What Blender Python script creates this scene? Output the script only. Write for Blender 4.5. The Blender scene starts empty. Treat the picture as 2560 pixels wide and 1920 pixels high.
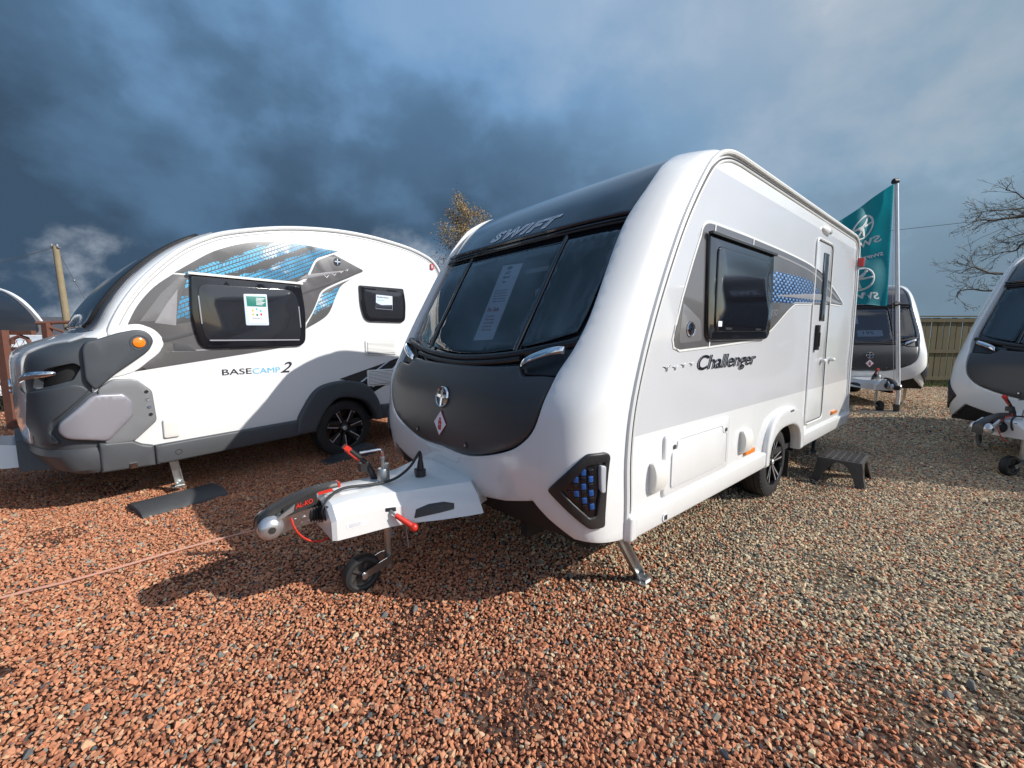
import bpy, bmesh, math, random
import numpy as np
from mathutils import Vector, Matrix
from mathutils.geometry import delaunay_2d_cdt

R = math.radians
scene = bpy.context.scene
COL = scene.collection

# ------------------------------------------------------------------ camera, sky, sun, exposure
cam_d = bpy.data.cameras.new('camera')
cam_d.sensor_width = 36.0
cam_d.lens = 1045.0 / 2560.0 * 36.0
cam_d.clip_end = 3000
cam_d.clip_start = 0.05
cam = bpy.data.objects.new('camera', cam_d)
cam.location = (0, 0, 1.5)
cam.rotation_euler = (R(90 - 6.47), 0, 0)
COL.objects.link(cam)
scene.camera = cam

SUN_AZ, SUN_EL = 105.0, 33.0          # clockwise from the view direction (+Y), above the horizon
sun_dir = Vector((math.sin(R(SUN_AZ)) * math.cos(R(SUN_EL)), math.cos(R(SUN_AZ)) * math.cos(R(SUN_EL)), math.sin(R(SUN_EL))))
sun_d = bpy.data.lights.new('sun', 'SUN')
sun_d.energy = 4.1
sun_d.angle = R(0.5)
sun_d.color = (1.0, 0.965, 0.905)
sun = bpy.data.objects.new('sun', sun_d)
sun.location = (20, -5, 25)
sun.rotation_euler = sun_dir.to_track_quat('Z', 'Y').to_euler()
COL.objects.link(sun)

world = bpy.data.worlds.new('World')
scene.world = world
world.use_nodes = True


class NT:
    """small helper to write node trees"""
    def __init__(s, tree):
        s.t = tree
        s.n = tree.nodes
        s.l = tree.links

    def add(s, typ, **kw):
        n = s.n.new(typ)
        ins = kw.pop('ins', {})
        for k, v in kw.items():
            setattr(n, k, v)
        for k, v in ins.items():
            s.set(n.inputs[k], v)
        return n

    def set(s, sock, v):
        if hasattr(v, 'is_output') or isinstance(v, bpy.types.NodeSocket):
            s.l.new(v, sock)
        else:
            sock.default_value = v

    def math(s, op, a, b=0.0, c=0.0, clamp=False):
        n = s.n.new('ShaderNodeMath')
        n.operation = op
        n.use_clamp = clamp
        s.set(n.inputs[0], a)
        s.set(n.inputs[1], b)
        s.set(n.inputs[2], c)
        return n.outputs[0]

    def mix(s, f, a, b, typ='RGBA', blend='MIX'):
        n = s.n.new('ShaderNodeMix')
        n.data_type = typ
        n.blend_type = blend
        i = {'RGBA': (0, 6, 7, 2), 'FLOAT': (0, 2, 3, 0)}[typ]
        s.set(n.inputs[i[0]], f)
        s.set(n.inputs[i[1]], a)
        s.set(n.inputs[i[2]], b)
        return n.outputs[i[3]]

    def ramp(s, f, stops, interp='LINEAR'):
        n = s.n.new('ShaderNodeValToRGB')
        n.color_ramp.interpolation = interp
        e = n.color_ramp.elements
        while len(e) < len(stops):
            e.new(0.5)
        for q, (p, c) in zip(e, stops):
            q.position = p
            q.color = c if len(c) == 4 else (*c, 1)
        s.set(n.inputs[0], f)
        return n.outputs[0]

    def smooth(s, v, lo, hi):
        n = s.n.new('ShaderNodeMapRange')
        n.interpolation_type = 'SMOOTHSTEP'
        s.set(n.inputs[0], v)
        n.inputs[1].default_value = lo
        n.inputs[2].default_value = hi
        return n.outputs[0]

    def noise(s, vec, scale, detail=4, rough=0.55, dist=0.0, out=0):
        n = s.n.new('ShaderNodeTexNoise')
        s.set(n.inputs['Vector'], vec)
        n.inputs['Scale'].default_value = scale
        n.inputs['Detail'].default_value = detail
        n.inputs['Roughness'].default_value = rough
        n.inputs['Distortion'].default_value = dist
        return n.outputs[out]


def build_sky():
    w = NT(world.node_tree)
    w.n.clear()
    tc = w.add('ShaderNodeTexCoord')
    sky = w.add('ShaderNodeTexSky')
    sky.sky_type = 'NISHITA'
    sky.sun_disc = False
    sky.sun_elevation = R(SUN_EL)
    sky.sun_rotation = R(SUN_AZ)
    sky.air_density = 1.0
    sky.dust_density = 0.6
    sky.ozone_density = 2.0
    d = tc.outputs['Generated']
    sep = w.add('ShaderNodeSeparateXYZ', ins={0: d})
    x, y, z = sep.outputs
    # storm deck: broad soft masses with finer billows on them
    d1 = w.add('ShaderNodeMapping', ins={0: d, 1: (2.3, 0.7, 0.4), 3: (1.0, 1.0, 1.25)}).outputs[0]
    d2 = w.add('ShaderNodeMapping', ins={0: d, 1: (0.4, 1.9, 3.1), 3: (1.0, 1.0, 1.35)}).outputs[0]
    big = w.noise(d1, 1.25, 3, 0.45, 0.15)
    mid = w.noise(d2, 3.4, 9, 0.52, 0.0)
    fine = w.noise(d1, 7.0, 7, 0.55, 0.15)
    bil = w.smooth(mid, 0.38, 0.64)
    t = w.math('ADD', w.math('ADD', w.math('MULTIPLY', big, 0.46), 0.17), w.math('ADD', w.math('MULTIPLY', bil, 0.12), w.math('MULTIPLY', fine, 0.07)))
    # thinner and greyer towards the sun's side, heavier away from it; lighter overhead
    toward = w.math('ADD', w.math('MULTIPLY', x, sun_dir.x), w.math('MULTIPLY', y, sun_dir.y))
    t2 = w.math('ADD', t, w.math('MULTIPLY', toward, 0.19))
    t3 = w.math('ADD', t2, w.math('SUBTRACT', w.math('MULTIPLY', w.smooth(z, 0.12, 0.72), 0.22), 0.02))
    deck = w.ramp(t3, [(0.34, (0.42, 0.78, 1.30)), (0.46, (0.82, 1.58, 2.65)), (0.58, (1.55, 2.95, 4.95)),
                       (0.74, (2.80, 4.10, 5.90)), (0.95, (7.6, 8.6, 9.8))])
    greyer = w.mix(w.smooth(toward, -0.35, 0.60), deck, w.mix(1.0, deck, (1.45, 1.10, 0.84, 1), blend='MULTIPLY'))
    # low cumulus lit by the sun near the horizon
    cum = w.noise(w.add('ShaderNodeMapping', ins={0: d, 1: (0.31, 0.2, 0.0), 3: (1.0, 1.0, 1.15)}).outputs[0], 4.2, 9, 0.55, 0.1)
    band = w.math('MULTIPLY', w.smooth(z, -0.05, 0.05), w.math('SUBTRACT', 1.0, w.smooth(z, 0.10, 0.34)))
    cm = w.math('MULTIPLY', w.smooth(cum, 0.535, 0.70), band)
    skyl = w.mix(w.math('MULTIPLY', cm, 0.62), greyer, (6.4, 7.0, 7.8, 1))
    # open blue between the clouds
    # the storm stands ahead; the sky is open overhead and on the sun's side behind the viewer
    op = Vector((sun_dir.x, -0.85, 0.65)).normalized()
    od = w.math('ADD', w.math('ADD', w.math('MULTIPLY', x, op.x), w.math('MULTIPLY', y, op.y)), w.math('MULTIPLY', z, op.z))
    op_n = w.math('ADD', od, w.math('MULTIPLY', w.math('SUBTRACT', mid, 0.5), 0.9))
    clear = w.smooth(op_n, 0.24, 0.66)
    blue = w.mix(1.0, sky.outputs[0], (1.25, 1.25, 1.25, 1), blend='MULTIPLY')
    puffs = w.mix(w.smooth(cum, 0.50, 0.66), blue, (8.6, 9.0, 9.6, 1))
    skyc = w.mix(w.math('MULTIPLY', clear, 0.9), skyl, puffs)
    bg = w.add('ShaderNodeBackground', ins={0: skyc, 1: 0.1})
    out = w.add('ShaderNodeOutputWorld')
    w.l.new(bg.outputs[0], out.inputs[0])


build_sky()
scene.view_settings.view_transform = 'Standard'
scene.view_settings.look = 'None'
scene.view_settings.gamma = 1
scene.view_settings.exposure = 0.20
scene.view_settings.use_curve_mapping = False
scene.cycles.max_bounces = 8
scene.cycles.transparent_max_bounces = 12
scene.cycles.use_adaptive_sampling = True

rng = np.random.default_rng(7)
random.seed(7)

# ------------------------------------------------------------------ materials
MATS = {}


def mat(name, col, rough=0.5, metal=0.0, coat=0.0, spec=0.5, bump=None, vary=0.0, vscale=6.0, rvary=0.0, emit=None, alpha=None):
    m = bpy.data.materials.new(name)
    m.use_nodes = True
    t = NT(m.node_tree)
    b = t.n['Principled BSDF']
    b.inputs['Base Color'].default_value = (*col, 1)
    b.inputs['Roughness'].default_value = rough
    b.inputs['Metallic'].default_value = metal
    b.inputs['Specular IOR Level'].default_value = spec
    b.inputs['Coat Weight'].default_value = coat
    b.inputs['Coat Roughness'].default_value = 0.04
    if vary or rvary or bump:
        tc = t.add('ShaderNodeTexCoord').outputs['Object']
    if vary:
        n = t.noise(tc, vscale, 6, 0.6)
        k = t.math('ADD', t.math('MULTIPLY', n, 2 * vary), 1 - vary)
        c = t.mix(1.0, (*col, 1), t.add('ShaderNodeCombineXYZ', ins={0: k, 1: k, 2: k}).outputs[0], blend='MULTIPLY')
        t.l.new(c, b.inputs['Base Color'])
    if rvary:
        n = t.noise(tc, 9.0, 5, 0.65)
        t.l.new(t.math('ADD', t.math('MULTIPLY', n, 2 * rvary), max(rough - rvary, 0.01)), b.inputs['Roughness'])
    if bump:
        sc, st, dist = bump
        n = t.noise(tc, sc, 3, 0.6)
        bp = t.add('ShaderNodeBump', ins={'Height': n, 'Strength': st, 'Distance': dist})
        t.l.new(bp.outputs[0], b.inputs['Normal'])
    if emit:
        b.inputs['Emission Color'].default_value = (*emit[0], 1)
        b.inputs['Emission Strength'].default_value = emit[1]
    MATS[name] = m
    return m


mat('gelcoat_white', (0.80, 0.805, 0.80), 0.22, coat=0.6, vary=0.02, vscale=1.2, rvary=0.05)
def weather(name, dirt=(0.42, 0.36, 0.29), amount=0.22):
    """road dust low down and faint run-off streaks on a painted body"""
    m = MATS[name]
    t = NT(m.node_tree)
    b = t.n['Principled BSDF']
    tc = t.add('ShaderNodeTexCoord').outputs['Object']
    s = t.add('ShaderNodeSeparateXYZ', ins={0: tc})
    st = t.noise(t.add('ShaderNodeMapping', ins={0: tc, 3: (16.0, 16.0, 0.7)}).outputs[0], 1.0, 5, 0.65)
    sp = t.noise(tc, 55.0, 4, 0.7)
    low = t.math('SUBTRACT', 1.0, t.smooth(s.outputs[2], 0.36, 0.85))
    k = t.math('MULTIPLY', t.math('ADD', t.math('MULTIPLY', low, t.math('ADD', 0.25, sp)), t.math('MULTIPLY', t.smooth(st, 0.56, 0.80), 0.30)), amount)
    src = b.inputs['Base Color'].links[0].from_socket if b.inputs['Base Color'].links else tuple(b.inputs['Base Color'].default_value)
    t.l.new(t.mix(k, src, (*dirt, 1)), b.inputs['Base Color'])


mat('white_plastic', (0.76, 0.76, 0.74), 0.38, vary=0.03)
mat('warm_white_plastic', (0.74, 0.72, 0.67), 0.42)
mat('dark_gloss', (0.020, 0.021, 0.026), 0.10, coat=0.7, rvary=0.03)
mat('roof_panel_dark', (0.030, 0.031, 0.038), 0.16, coat=0.7, rvary=0.06)
mat('locker_grey', (0.054, 0.054, 0.056), 0.36, bump=(900, 0.10, 0.001), vary=0.06, vscale=3, rvary=0.06)
mat('black_plastic', (0.016, 0.016, 0.018), 0.42, bump=(400, 0.12, 0.001), rvary=0.05)
mat('black_gloss', (0.008, 0.008, 0.011), 0.09, coat=0.5)
mat('black_matte', (0.012, 0.012, 0.013), 0.7)
mat('rubber', (0.018, 0.018, 0.019), 0.62, bump=(120, 0.25, 0.002), vary=0.25, vscale=14, rvary=0.1)
mat('rubber_pad', (0.060, 0.062, 0.064), 0.75, bump=(60, 0.6, 0.006), vary=0.35, vscale=9)
mat('chrome', (0.78, 0.79, 0.81), 0.07, metal=1.0)
mat('satin_steel', (0.62, 0.63, 0.64), 0.30, metal=1.0, rvary=0.12, vary=0.10, vscale=15)
mat('galvanised', (0.50, 0.51, 0.50), 0.40, metal=1.0, rvary=0.15, vary=0.25, vscale=22)
mat('silver_paint', (0.56, 0.56, 0.58), 0.28, metal=0.75, coat=0.3, rvary=0.06)
mat('alloy_silver', (0.72, 0.72, 0.74), 0.28, metal=0.6)
mat('alloy_black', (0.012, 0.012, 0.014), 0.14, coat=0.8)
mat('grey_trim', (0.42, 0.42, 0.43), 0.35)
mat('seam', (0.06, 0.06, 0.065), 0.6)
mat('red_plastic', (0.62, 0.035, 0.02), 0.35)
mat('red_print', (0.62, 0.03, 0.03), 0.5)
mat('orange_lamp', (0.90, 0.24, 0.015), 0.18, coat=0.5)
mat('red_lamp', (0.55, 0.02, 0.015), 0.15, coat=0.5)
mat('clear_lamp', (0.46, 0.48, 0.51), 0.12, coat=0.6)
mat('blue_scale', (0.018, 0.085, 0.30), 0.25, coat=0.5, vary=0.3, vscale=30)
mat('body_grey', (0.052, 0.060, 0.070), 0.48, bump=(700, 0.10, 0.001), rvary=0.06, vary=0.05)
mat('nose_silver', (0.62, 0.63, 0.64), 0.20, metal=0.25, coat=0.6, rvary=0.04)
mat('pod_silver', (0.23, 0.235, 0.245), 0.40, metal=0.30, rvary=0.05)
mat('pod_lens_silver', (0.36, 0.35, 0.39), 0.30, metal=0.45, coat=0.4)
mat('interior_fabric', (0.20, 0.19, 0.18), 0.85, vary=0.2)
mat('interior_pale', (0.55, 0.53, 0.50), 0.6)
mat('paper', (0.86, 0.86, 0.88), 0.6)
mat('paper_blue', (0.62, 0.70, 0.80), 0.6)
mat('print_dark', (0.05, 0.06, 0.10), 0.6)
mat('print_green', (0.02, 0.22, 0.17), 0.5)
mat('print_grey', (0.30, 0.30, 0.33), 0.6)
mat('letter_edge', (0.86, 0.89, 0.94), 0.35)
mat('letter_blue', (0.10, 0.50, 0.75), 0.35)
mat('letter_dark', (0.030, 0.030, 0.045), 0.3)
mat('decal_grey', (0.115, 0.110, 0.112), 0.30, coat=0.4, vary=0.08, vscale=2)
mat('decal_light', (0.30, 0.29, 0.30), 0.30, coat=0.4)
mat('decal_mid', (0.18, 0.175, 0.18), 0.30, coat=0.4)
mat('decal_black', (0.016, 0.016, 0.018), 0.25, coat=0.4)
mat('cord_pink', (0.50, 0.26, 0.19), 0.7, vary=0.15, vscale=30)
mat('rust', (0.15, 0.060, 0.040), 0.8, bump=(60, 0.4, 0.004), vary=0.35, vscale=16)
mat('wire', (0.06, 0.06, 0.06), 0.6)
mat('chain_link_wire', (0.07, 0.10, 0.08), 0.6)
mat('aluminium', (0.76, 0.77, 0.78), 0.40, metal=0.25, rvary=0.06)


def mat_glass():
    m = bpy.data.materials.new('tinted_acrylic')
    m.use_nodes = True
    t = NT(m.node_tree)
    t.n.clear()
    fr = t.add('ShaderNodeFresnel', ins={0: 1.58}).outputs[0]
    fr2 = t.math('ADD', t.math('MULTIPLY', fr, 1.15), 0.035, clamp=True)
    tr = t.add('ShaderNodeBsdfTransparent', ins={0: (0.74, 0.76, 0.80, 1)})
    gl = t.add('ShaderNodeBsdfGlossy', ins={0: (1, 1, 1, 1), 1: 0.012})
    mx = t.add('ShaderNodeMixShader', ins={0: fr2, 1: tr.outputs[0], 2: gl.outputs[0]})
    o = t.add('ShaderNodeOutputMaterial')
    t.l.new(mx.outputs[0], o.inputs[0])
    MATS['tinted_acrylic'] = m


mat_glass()


def mat_side_wall():
    """white sheet with a pale silver-lilac band printed across it"""
    m = mat('side_wall_paint', (0.80, 0.81, 0.81), 0.2, coat=0.6)
    t = NT(m.node_tree)
    b = t.n['Principled BSDF']
    tc = t.add('ShaderNodeTexCoord').outputs['Object']
    z = t.add('ShaderNodeSeparateXYZ', ins={0: tc}).outputs[2]
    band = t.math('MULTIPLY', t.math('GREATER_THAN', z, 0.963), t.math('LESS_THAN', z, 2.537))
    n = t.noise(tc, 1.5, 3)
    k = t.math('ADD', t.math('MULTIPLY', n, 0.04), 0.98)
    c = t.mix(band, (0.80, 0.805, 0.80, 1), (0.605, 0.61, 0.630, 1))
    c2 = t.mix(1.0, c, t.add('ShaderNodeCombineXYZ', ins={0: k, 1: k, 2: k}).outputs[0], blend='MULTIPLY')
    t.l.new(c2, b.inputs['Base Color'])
    t.l.new(t.math('ADD', t.math('MULTIPLY', t.noise(tc, 5, 4), 0.1), 0.14), b.inputs['Roughness'])
    wav = t.add('ShaderNodeBump', ins={'Height': t.noise(tc, 2.2, 2), 'Strength': 0.05, 'Distance': 0.02})
    t.l.new(wav.outputs[0], b.inputs['Normal'])
    t.l.new(wav.outputs[0], b.inputs['Coat Normal'])


mat_side_wall()
weather('side_wall_paint')
weather('gelcoat_white')
weather('body_grey', (0.16, 0.14, 0.12), amount=.22)
weather('black_plastic', (0.20, 0.17, 0.14), .25)


def mat_blue_dots():
    """flat print: rows of small blue cells fading on a dark ground"""
    m = mat('blue_dot_print', (0.05, 0.05, 0.06), 0.3, coat=0.4)
    t = NT(m.node_tree)
    b = t.n['Principled BSDF']
    tc = t.add('ShaderNodeTexCoord').outputs['Object']
    s = t.add('ShaderNodeSeparateXYZ', ins={0: tc})
    row = t.math('FLOOR', t.math('DIVIDE', s.outputs[2], 0.0235))
    off = t.math('MULTIPLY', t.math('FLOORED_MODULO', row, 2.0), 0.5)
    u = t.math('FRACT', t.math('ADD', t.math('DIVIDE', s.outputs[0], 0.092), off))
    v = t.math('FRACT', t.math('DIVIDE', s.outputs[2], 0.0235))
    inx = t.math('MULTIPLY', t.math('GREATER_THAN', u, 0.22), t.math('LESS_THAN', u, 0.74))
    inz = t.math('MULTIPLY', t.math('GREATER_THAN', v, 0.06), t.math('LESS_THAN', v, 0.94))
    cell = t.math('MULTIPLY', inx, inz)
    fade = t.mix(v, (0.012, 0.05, 0.22, 1), (0.28, 0.55, 0.95, 1))
    bright = t.mix(t.smooth(s.outputs[0], -0.1, 0.75), fade, t.mix(0.5, fade, (0.03, 0.06, 0.16, 1)))
    c = t.mix(cell, (0.022, 0.026, 0.045, 1), bright)
    t.l.new(c, b.inputs['Base Color'])


mat_blue_dots()


def mat_tread():
    """flat print: blue tyre-track marks over grey"""
    m = mat('tread_print', (0.11, 0.107, 0.108), 0.32, coat=0.3)
    t = NT(m.node_tree)
    b = t.n['Principled BSDF']
    tc = t.add('ShaderNodeTexCoord').outputs['Object']
    mp = t.add('ShaderNodeMapping', ins={0: tc, 2: (0, R(26), 0)}).outputs[0]
    s = t.add('ShaderNodeSeparateXYZ', ins={0: mp})
    u, v = s.outputs[0], s.outputs[2]
    n = t.noise(tc, 30, 7, 0.75)
    patchy = t.noise(tc, 5.5, 4, 0.65)
    rib = t.math('FRACT', t.math('DIVIDE', t.math('ADD', v, t.math('MULTIPLY', n, 0.006)), 0.0365))
    ribs = t.math('MULTIPLY', t.math('GREATER_THAN', rib, 0.17), t.math('LESS_THAN', rib, 0.90))
    row = t.math('FLOOR', t.math('DIVIDE', v, 0.0365))
    dirn = t.math('SUBTRACT', t.math('MULTIPLY', t.math('FLOORED_MODULO', row, 2.0), 2.0), 1.0)
    saw = t.math('ADD', t.math('DIVIDE', u, 0.034), t.math('MULTIPLY', t.math('MULTIPLY', rib, dirn), 0.7))
    saw = t.math('ADD', saw, t.math('MULTIPLY', row, 0.37))
    sip = t.math('FRACT', saw)
    sips = t.math('MAXIMUM', t.math('GREATER_THAN', sip, 0.20), t.math('GREATER_THAN', t.math('MULTIPLY', rib, t.math('FRACT', t.math('MULTIPLY', row, 0.618))), 0.52))
    lanes = t.ramp(t.math('DIVIDE', t.math('SUBTRACT', v, 1.6), 1.1), [(0.10, (0, 0, 0)), (0.15, (1, 1, 1)), (0.23, (1, 1, 1)), (0.28, (0, 0, 0)), (0.46, (0, 0, 0)), (0.55, (1, 1, 1)), (0.66, (1, 1, 1)), (0.715, (0.0, 0.0, 0.0)), (0.755, (1, 1, 1)), (0.835, (1, 1, 1)), (0.89, (0, 0, 0))])
    lane = t.add('ShaderNodeSeparateColor', ins={0: lanes}).outputs[0]
    grunge = t.smooth(t.math('ADD', t.math('ADD', t.math('MULTIPLY', n, 0.8), t.math('MULTIPLY', patchy, 0.9)), t.math('MULTIPLY', lane, 0.40)), 1.03, 1.09)
    mask = t.math('MULTIPLY', t.math('MULTIPLY', ribs, sips), grunge)
    hue = t.smooth(t.noise(tc, 2.3, 3), 0.42, 0.62)
    blue = t.mix(hue, (0.05, 0.26, 0.46, 1), (0.12, 0.48, 0.74, 1))
    blue = t.mix(t.smooth(t.noise(tc, 3.1, 3, out=0), 0.56, 0.68), blue, (0.62, 0.74, 0.86, 1))
    t.l.new(t.mix(mask, (0.105, 0.102, 0.103, 1), blue), b.inputs['Base Color'])


mat_tread()


# ------------------------------------------------------------------ object helpers
def put(o, parent=None):
    COL.objects.link(o)
    if parent is not None:
        o.parent = parent
    return o


def tag(o, label, cat, group=None, kind=None):
    if label:
        o['label'] = label
    if cat:
        o['category'] = cat
    if group:
        o['group'] = group
    if kind:
        o['kind'] = kind
    return o


def thing(name, label, cat, loc=(0, 0, 0), rz=0.0, group=None):
    o = bpy.data.objects.new(name, None)
    o.empty_display_size = 0.2
    o.location = loc
    o.rotation_euler = (0, 0, rz)
    put(o)
    return tag(o, label, cat, group)


def structure(o):
    o['kind'] = 'structure'
    return o


def children(o):
    return [c for c in bpy.data.objects if c.parent == o]


KIDS = {}


def copy_tree(o, parent=None, skip=()):
    kids = {}
    for c in bpy.data.objects:
        if c.parent:
            kids.setdefault(c.parent.name, []).append(c)

    def rec(o, parent):
        c = o.copy()
        COL.objects.link(c)
        c.parent = parent
        for ch in kids.get(o.name, []):
            if ch.name.split('.')[0] in skip:
                continue
            rec(ch, c)
        return c
    return rec(o, parent)


class MB:
    """collects vertices and faces; build() links them as one mesh object"""
    def __init__(s):
        s.v = []
        s.f = []
        s.m = Matrix.Identity(4)

    def add(s, verts, faces, M=None):
        b = len(s.v)
        for p in verts:
            p = Vector(p)
            if M is not None:
                p = M @ p
            s.v.append(tuple(p))
        s.f += [tuple(i + b for i in f) for f in faces]
        return s

    def box(s, c, size, rot=None, taper=1.0):
        x, y, z = (d / 2 for d in size)
        vs = [(sx * x * (taper if sz > 0 else 1), sy * y * (taper if sz > 0 else 1), sz * z) for sz in (-1, 1) for sy in (-1, 1) for sx in (-1, 1)]
        fs = [(0, 2, 3, 1), (4, 5, 7, 6), (0, 1, 5, 4), (2, 6, 7, 3), (0, 4, 6, 2), (1, 3, 7, 5)]
        M = Matrix.Translation(c)
        if rot is not None:
            M = M @ rot
        return s.add(vs, fs, M)

    def tube(s, path, r, n=10, cap=True, flat=1.0):
        P = [Vector(p) for p in path]
        rs = r if hasattr(r, '__len__') else [r] * len(P)
        b = len(s.v)
        prev = None
        for i, p in enumerate(P):
            t = (P[min(i + 1, len(P) - 1)] - P[max(i - 1, 0)])
            if t.length < 1e-9:
                t = Vector((0, 0, 1))
            t.normalize()
            if prev is None:
                up = Vector((0, 0, 1)) if abs(t.z) < 0.9 else Vector((1, 0, 0))
                a = t.cross(up).normalized()
            else:
                a = (prev - t * prev.dot(t)).normalized()
            prev = a
            c = t.cross(a)
            for k in range(n):
                an = 2 * math.pi * k / n
                s.v.append(tuple(p + a * (math.cos(an) * rs[i]) + c * (math.sin(an) * rs[i] * flat)))
        for i in range(len(P) - 1):
            for k in range(n):
                s.f.append((b + i * n + k, b + i * n + (k + 1) % n, b + (i + 1) * n + (k + 1) % n, b + (i + 1) * n + k))
        if cap:
            s.f.append(tuple(b + k for k in range(n))[::-1])
            e = b + (len(P) - 1) * n
            s.f.append(tuple(e + k for k in range(n)))
        return s

    def cyl(s, a, b, r, n=20):
        return s.tube([a, b], r, n)

    def lathe(s, prof, M, n=32, closed=False):
        """prof: (radius, height) about local Z of M"""
        vs, fs = [], []
        m = len(prof)
        for k in range(n):
            an = 2 * math.pi * k / n
            for r, h in prof:
                vs.append((r * math.cos(an), r * math.sin(an), h))
        for k in range(n):
            k2 = (k + 1) % n
            for i in range(m if closed else m - 1):
                j = (i + 1) % m
                fs.append((k * m + i, k2 * m + i, k2 * m + j, k * m + j))
        return s.add(vs, fs, M)

    def prism(s, poly, h0, h1, M, bevel=0.0):
        """polygon in local XY extruded along local Z from h0 to h1, optional top bevel"""
        n = len(poly)
        vs = [(x, y, h0) for x, y in poly]
        if bevel:
            vs += [(x, y, h1 - bevel) for x, y in poly] + [(x, y, h1) for x, y in inset(poly, bevel)]
        else:
            vs += [(x, y, h1) for x, y in poly]
        L = len(vs) // n
        fs = [tuple(range(n))[::-1], tuple((L - 1) * n + i for i in range(n))]
        for q in range(L - 1):
            fs += [(q * n + i, q * n + (i + 1) % n, (q + 1) * n + (i + 1) % n, (q + 1) * n + i) for i in range(n)]
        return s.add(vs, fs, M)

    def loft(s, rings, cap=True):
        """rings: list of equally long closed point lists"""
        b = len(s.v)
        n = len(rings[0])
        for r in rings:
            s.v += [tuple(p) for p in r]
        for i in range(len(rings) - 1):
            for k in range(n):
                s.f.append((b + i * n + k, b + i * n + (k + 1) % n, b + (i + 1) * n + (k + 1) % n, b + (i + 1) * n + k))
        if cap:
            s.f.append(tuple(b + k for k in range(n))[::-1])
            e = b + (len(rings) - 1) * n
            s.f.append(tuple(e + k for k in range(n)))
        return s

    def sphere(s, c, r, n=16, m=10, sc=(1, 1, 1)):
        prof = [(max(1e-4, r * math.sin(math.pi * i / m)), -r * math.cos(math.pi * i / m)) for i in range(m + 1)]
        return s.lathe(prof, Matrix.Translation(c) @ Matrix.Diagonal((*sc, 1)), n)

    def mesh(s, name, material, sharp=35, fixn=True, mirror=False):
        me = bpy.data.meshes.new(name)
        v = s.v
        f = s.f
        if mirror:
            v = [(x, -y, z) for x, y, z in v]
            f = [t[::-1] for t in f]
        me.from_pydata(v, [], f)
        if fixn:
            bm = bmesh.new()
            bm.from_mesh(me)
            bmesh.ops.recalc_face_normals(bm, faces=bm.faces)
            bm.to_mesh(me)
            bm.free()
        me.shade_smooth()
        if sharp is not None:
            me.set_sharp_from_angle(angle=R(sharp))
        if material:
            me.materials.append(MATS[material])
        me.update()
        return me

    def build(s, name, material, parent=None, sharp=35, fixn=True, mirror=False, loc=None):
        o = bpy.data.objects.new(name, s.mesh(name, material, sharp, fixn, mirror))
        if loc:
            o.location = loc
        return put(o, parent)


def axis_matrix(origin, zdir, xdir=None):
    z = Vector(zdir).normalized()
    x = Vector(xdir) if xdir is not None else (Vector((1, 0, 0)) if abs(z.x) < 0.9 else Vector((0, 1, 0)))
    x = (x - z * x.dot(z)).normalized()
    y = z.cross(x)
    M = Matrix((x, y, z)).transposed().to_4x4()
    M.translation = Vector(origin)
    return M


# ------------------------------------------------------------------ 2-D outline tools
def area2(p):
    p = np.asarray(p)
    x, y = p[:, 0], p[:, 1]
    return 0.5 * np.sum(x * np.roll(y, -1) - np.roll(x, -1) * y)


def ccw(p):
    p = [tuple(map(float, q)) for q in p]
    return p if area2(p) > 0 else p[::-1]


def inset(poly, d):
    p = np.asarray(ccw(poly), float)
    a = p - np.roll(p, 1, 0)
    b = np.roll(p, -1, 0) - p
    a /= np.linalg.norm(a, axis=1)[:, None] + 1e-12
    b /= np.linalg.norm(b, axis=1)[:, None] + 1e-12
    na = np.c_[-a[:, 1], a[:, 0]]
    nb = np.c_[-b[:, 1], b[:, 0]]
    n = na + nb
    n /= np.linalg.norm(n, axis=1)[:, None] + 1e-12
    k = 1.0 / np.clip((n * na).sum(1), 0.45, 1)
    return [tuple(q) for q in p + n * (d * k)[:, None]]


def resample(poly, step):
    p = np.asarray(poly, float)
    out = []
    for i in range(len(p)):
        a, b = p[i], p[(i + 1) % len(p)]
        n = max(1, int(math.ceil(np.linalg.norm(b - a) / step)))
        for k in range(n):
            out.append(tuple(a + (b - a) * k / n))
    return out


def spline(pts, n=8, closed=False):
    """Catmull-Rom through the points"""
    P = np.asarray(pts, float)
    m = len(P)
    out = []
    rng_ = range(m if closed else m - 1)
    for i in rng_:
        g = (lambda k: P[k % m]) if closed else (lambda k: P[min(max(k, 0), m - 1)])
        p0, p1, p2, p3 = g(i - 1), g(i), g(i + 1), g(i + 2)
        for k in range(n):
            t = k / n
            out.append(tuple(0.5 * ((2 * p1) + (-p0 + p2) * t + (2 * p0 - 5 * p1 + 4 * p2 - p3) * t * t + (-p0 + 3 * p1 - 3 * p2 + p3) * t ** 3)))
    if not closed:
        out.append(tuple(P[-1]))
    return out


def rounded(poly, r, n=5):
    """polygon with rounded corners; r a number or one per corner"""
    P = [Vector(p) for p in poly]
    out = []
    m = len(P)
    for i in range(m):
        ri = r[i] if hasattr(r, '__len__') else r
        p, a, b = P[i], P[i - 1], P[(i + 1) % m]
        da, db = (a - p), (b - p)
        k = min(ri, da.length * 0.48, db.length * 0.48)
        if k < 1e-5:
            out.append(tuple(p))
            continue
        s, e = p + da.normalized() * k, p + db.normalized() * k
        for j in range(n + 1):
            t = j / n
            out.append(tuple(s * (1 - t) ** 2 + p * 2 * t * (1 - t) + e * t * t))
    return out


def rect(x0, x1, z0, z1, r=0.02, n=5):
    return rounded([(x0, z0), (x1, z0), (x1, z1), (x0, z1)], r, n)


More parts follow.
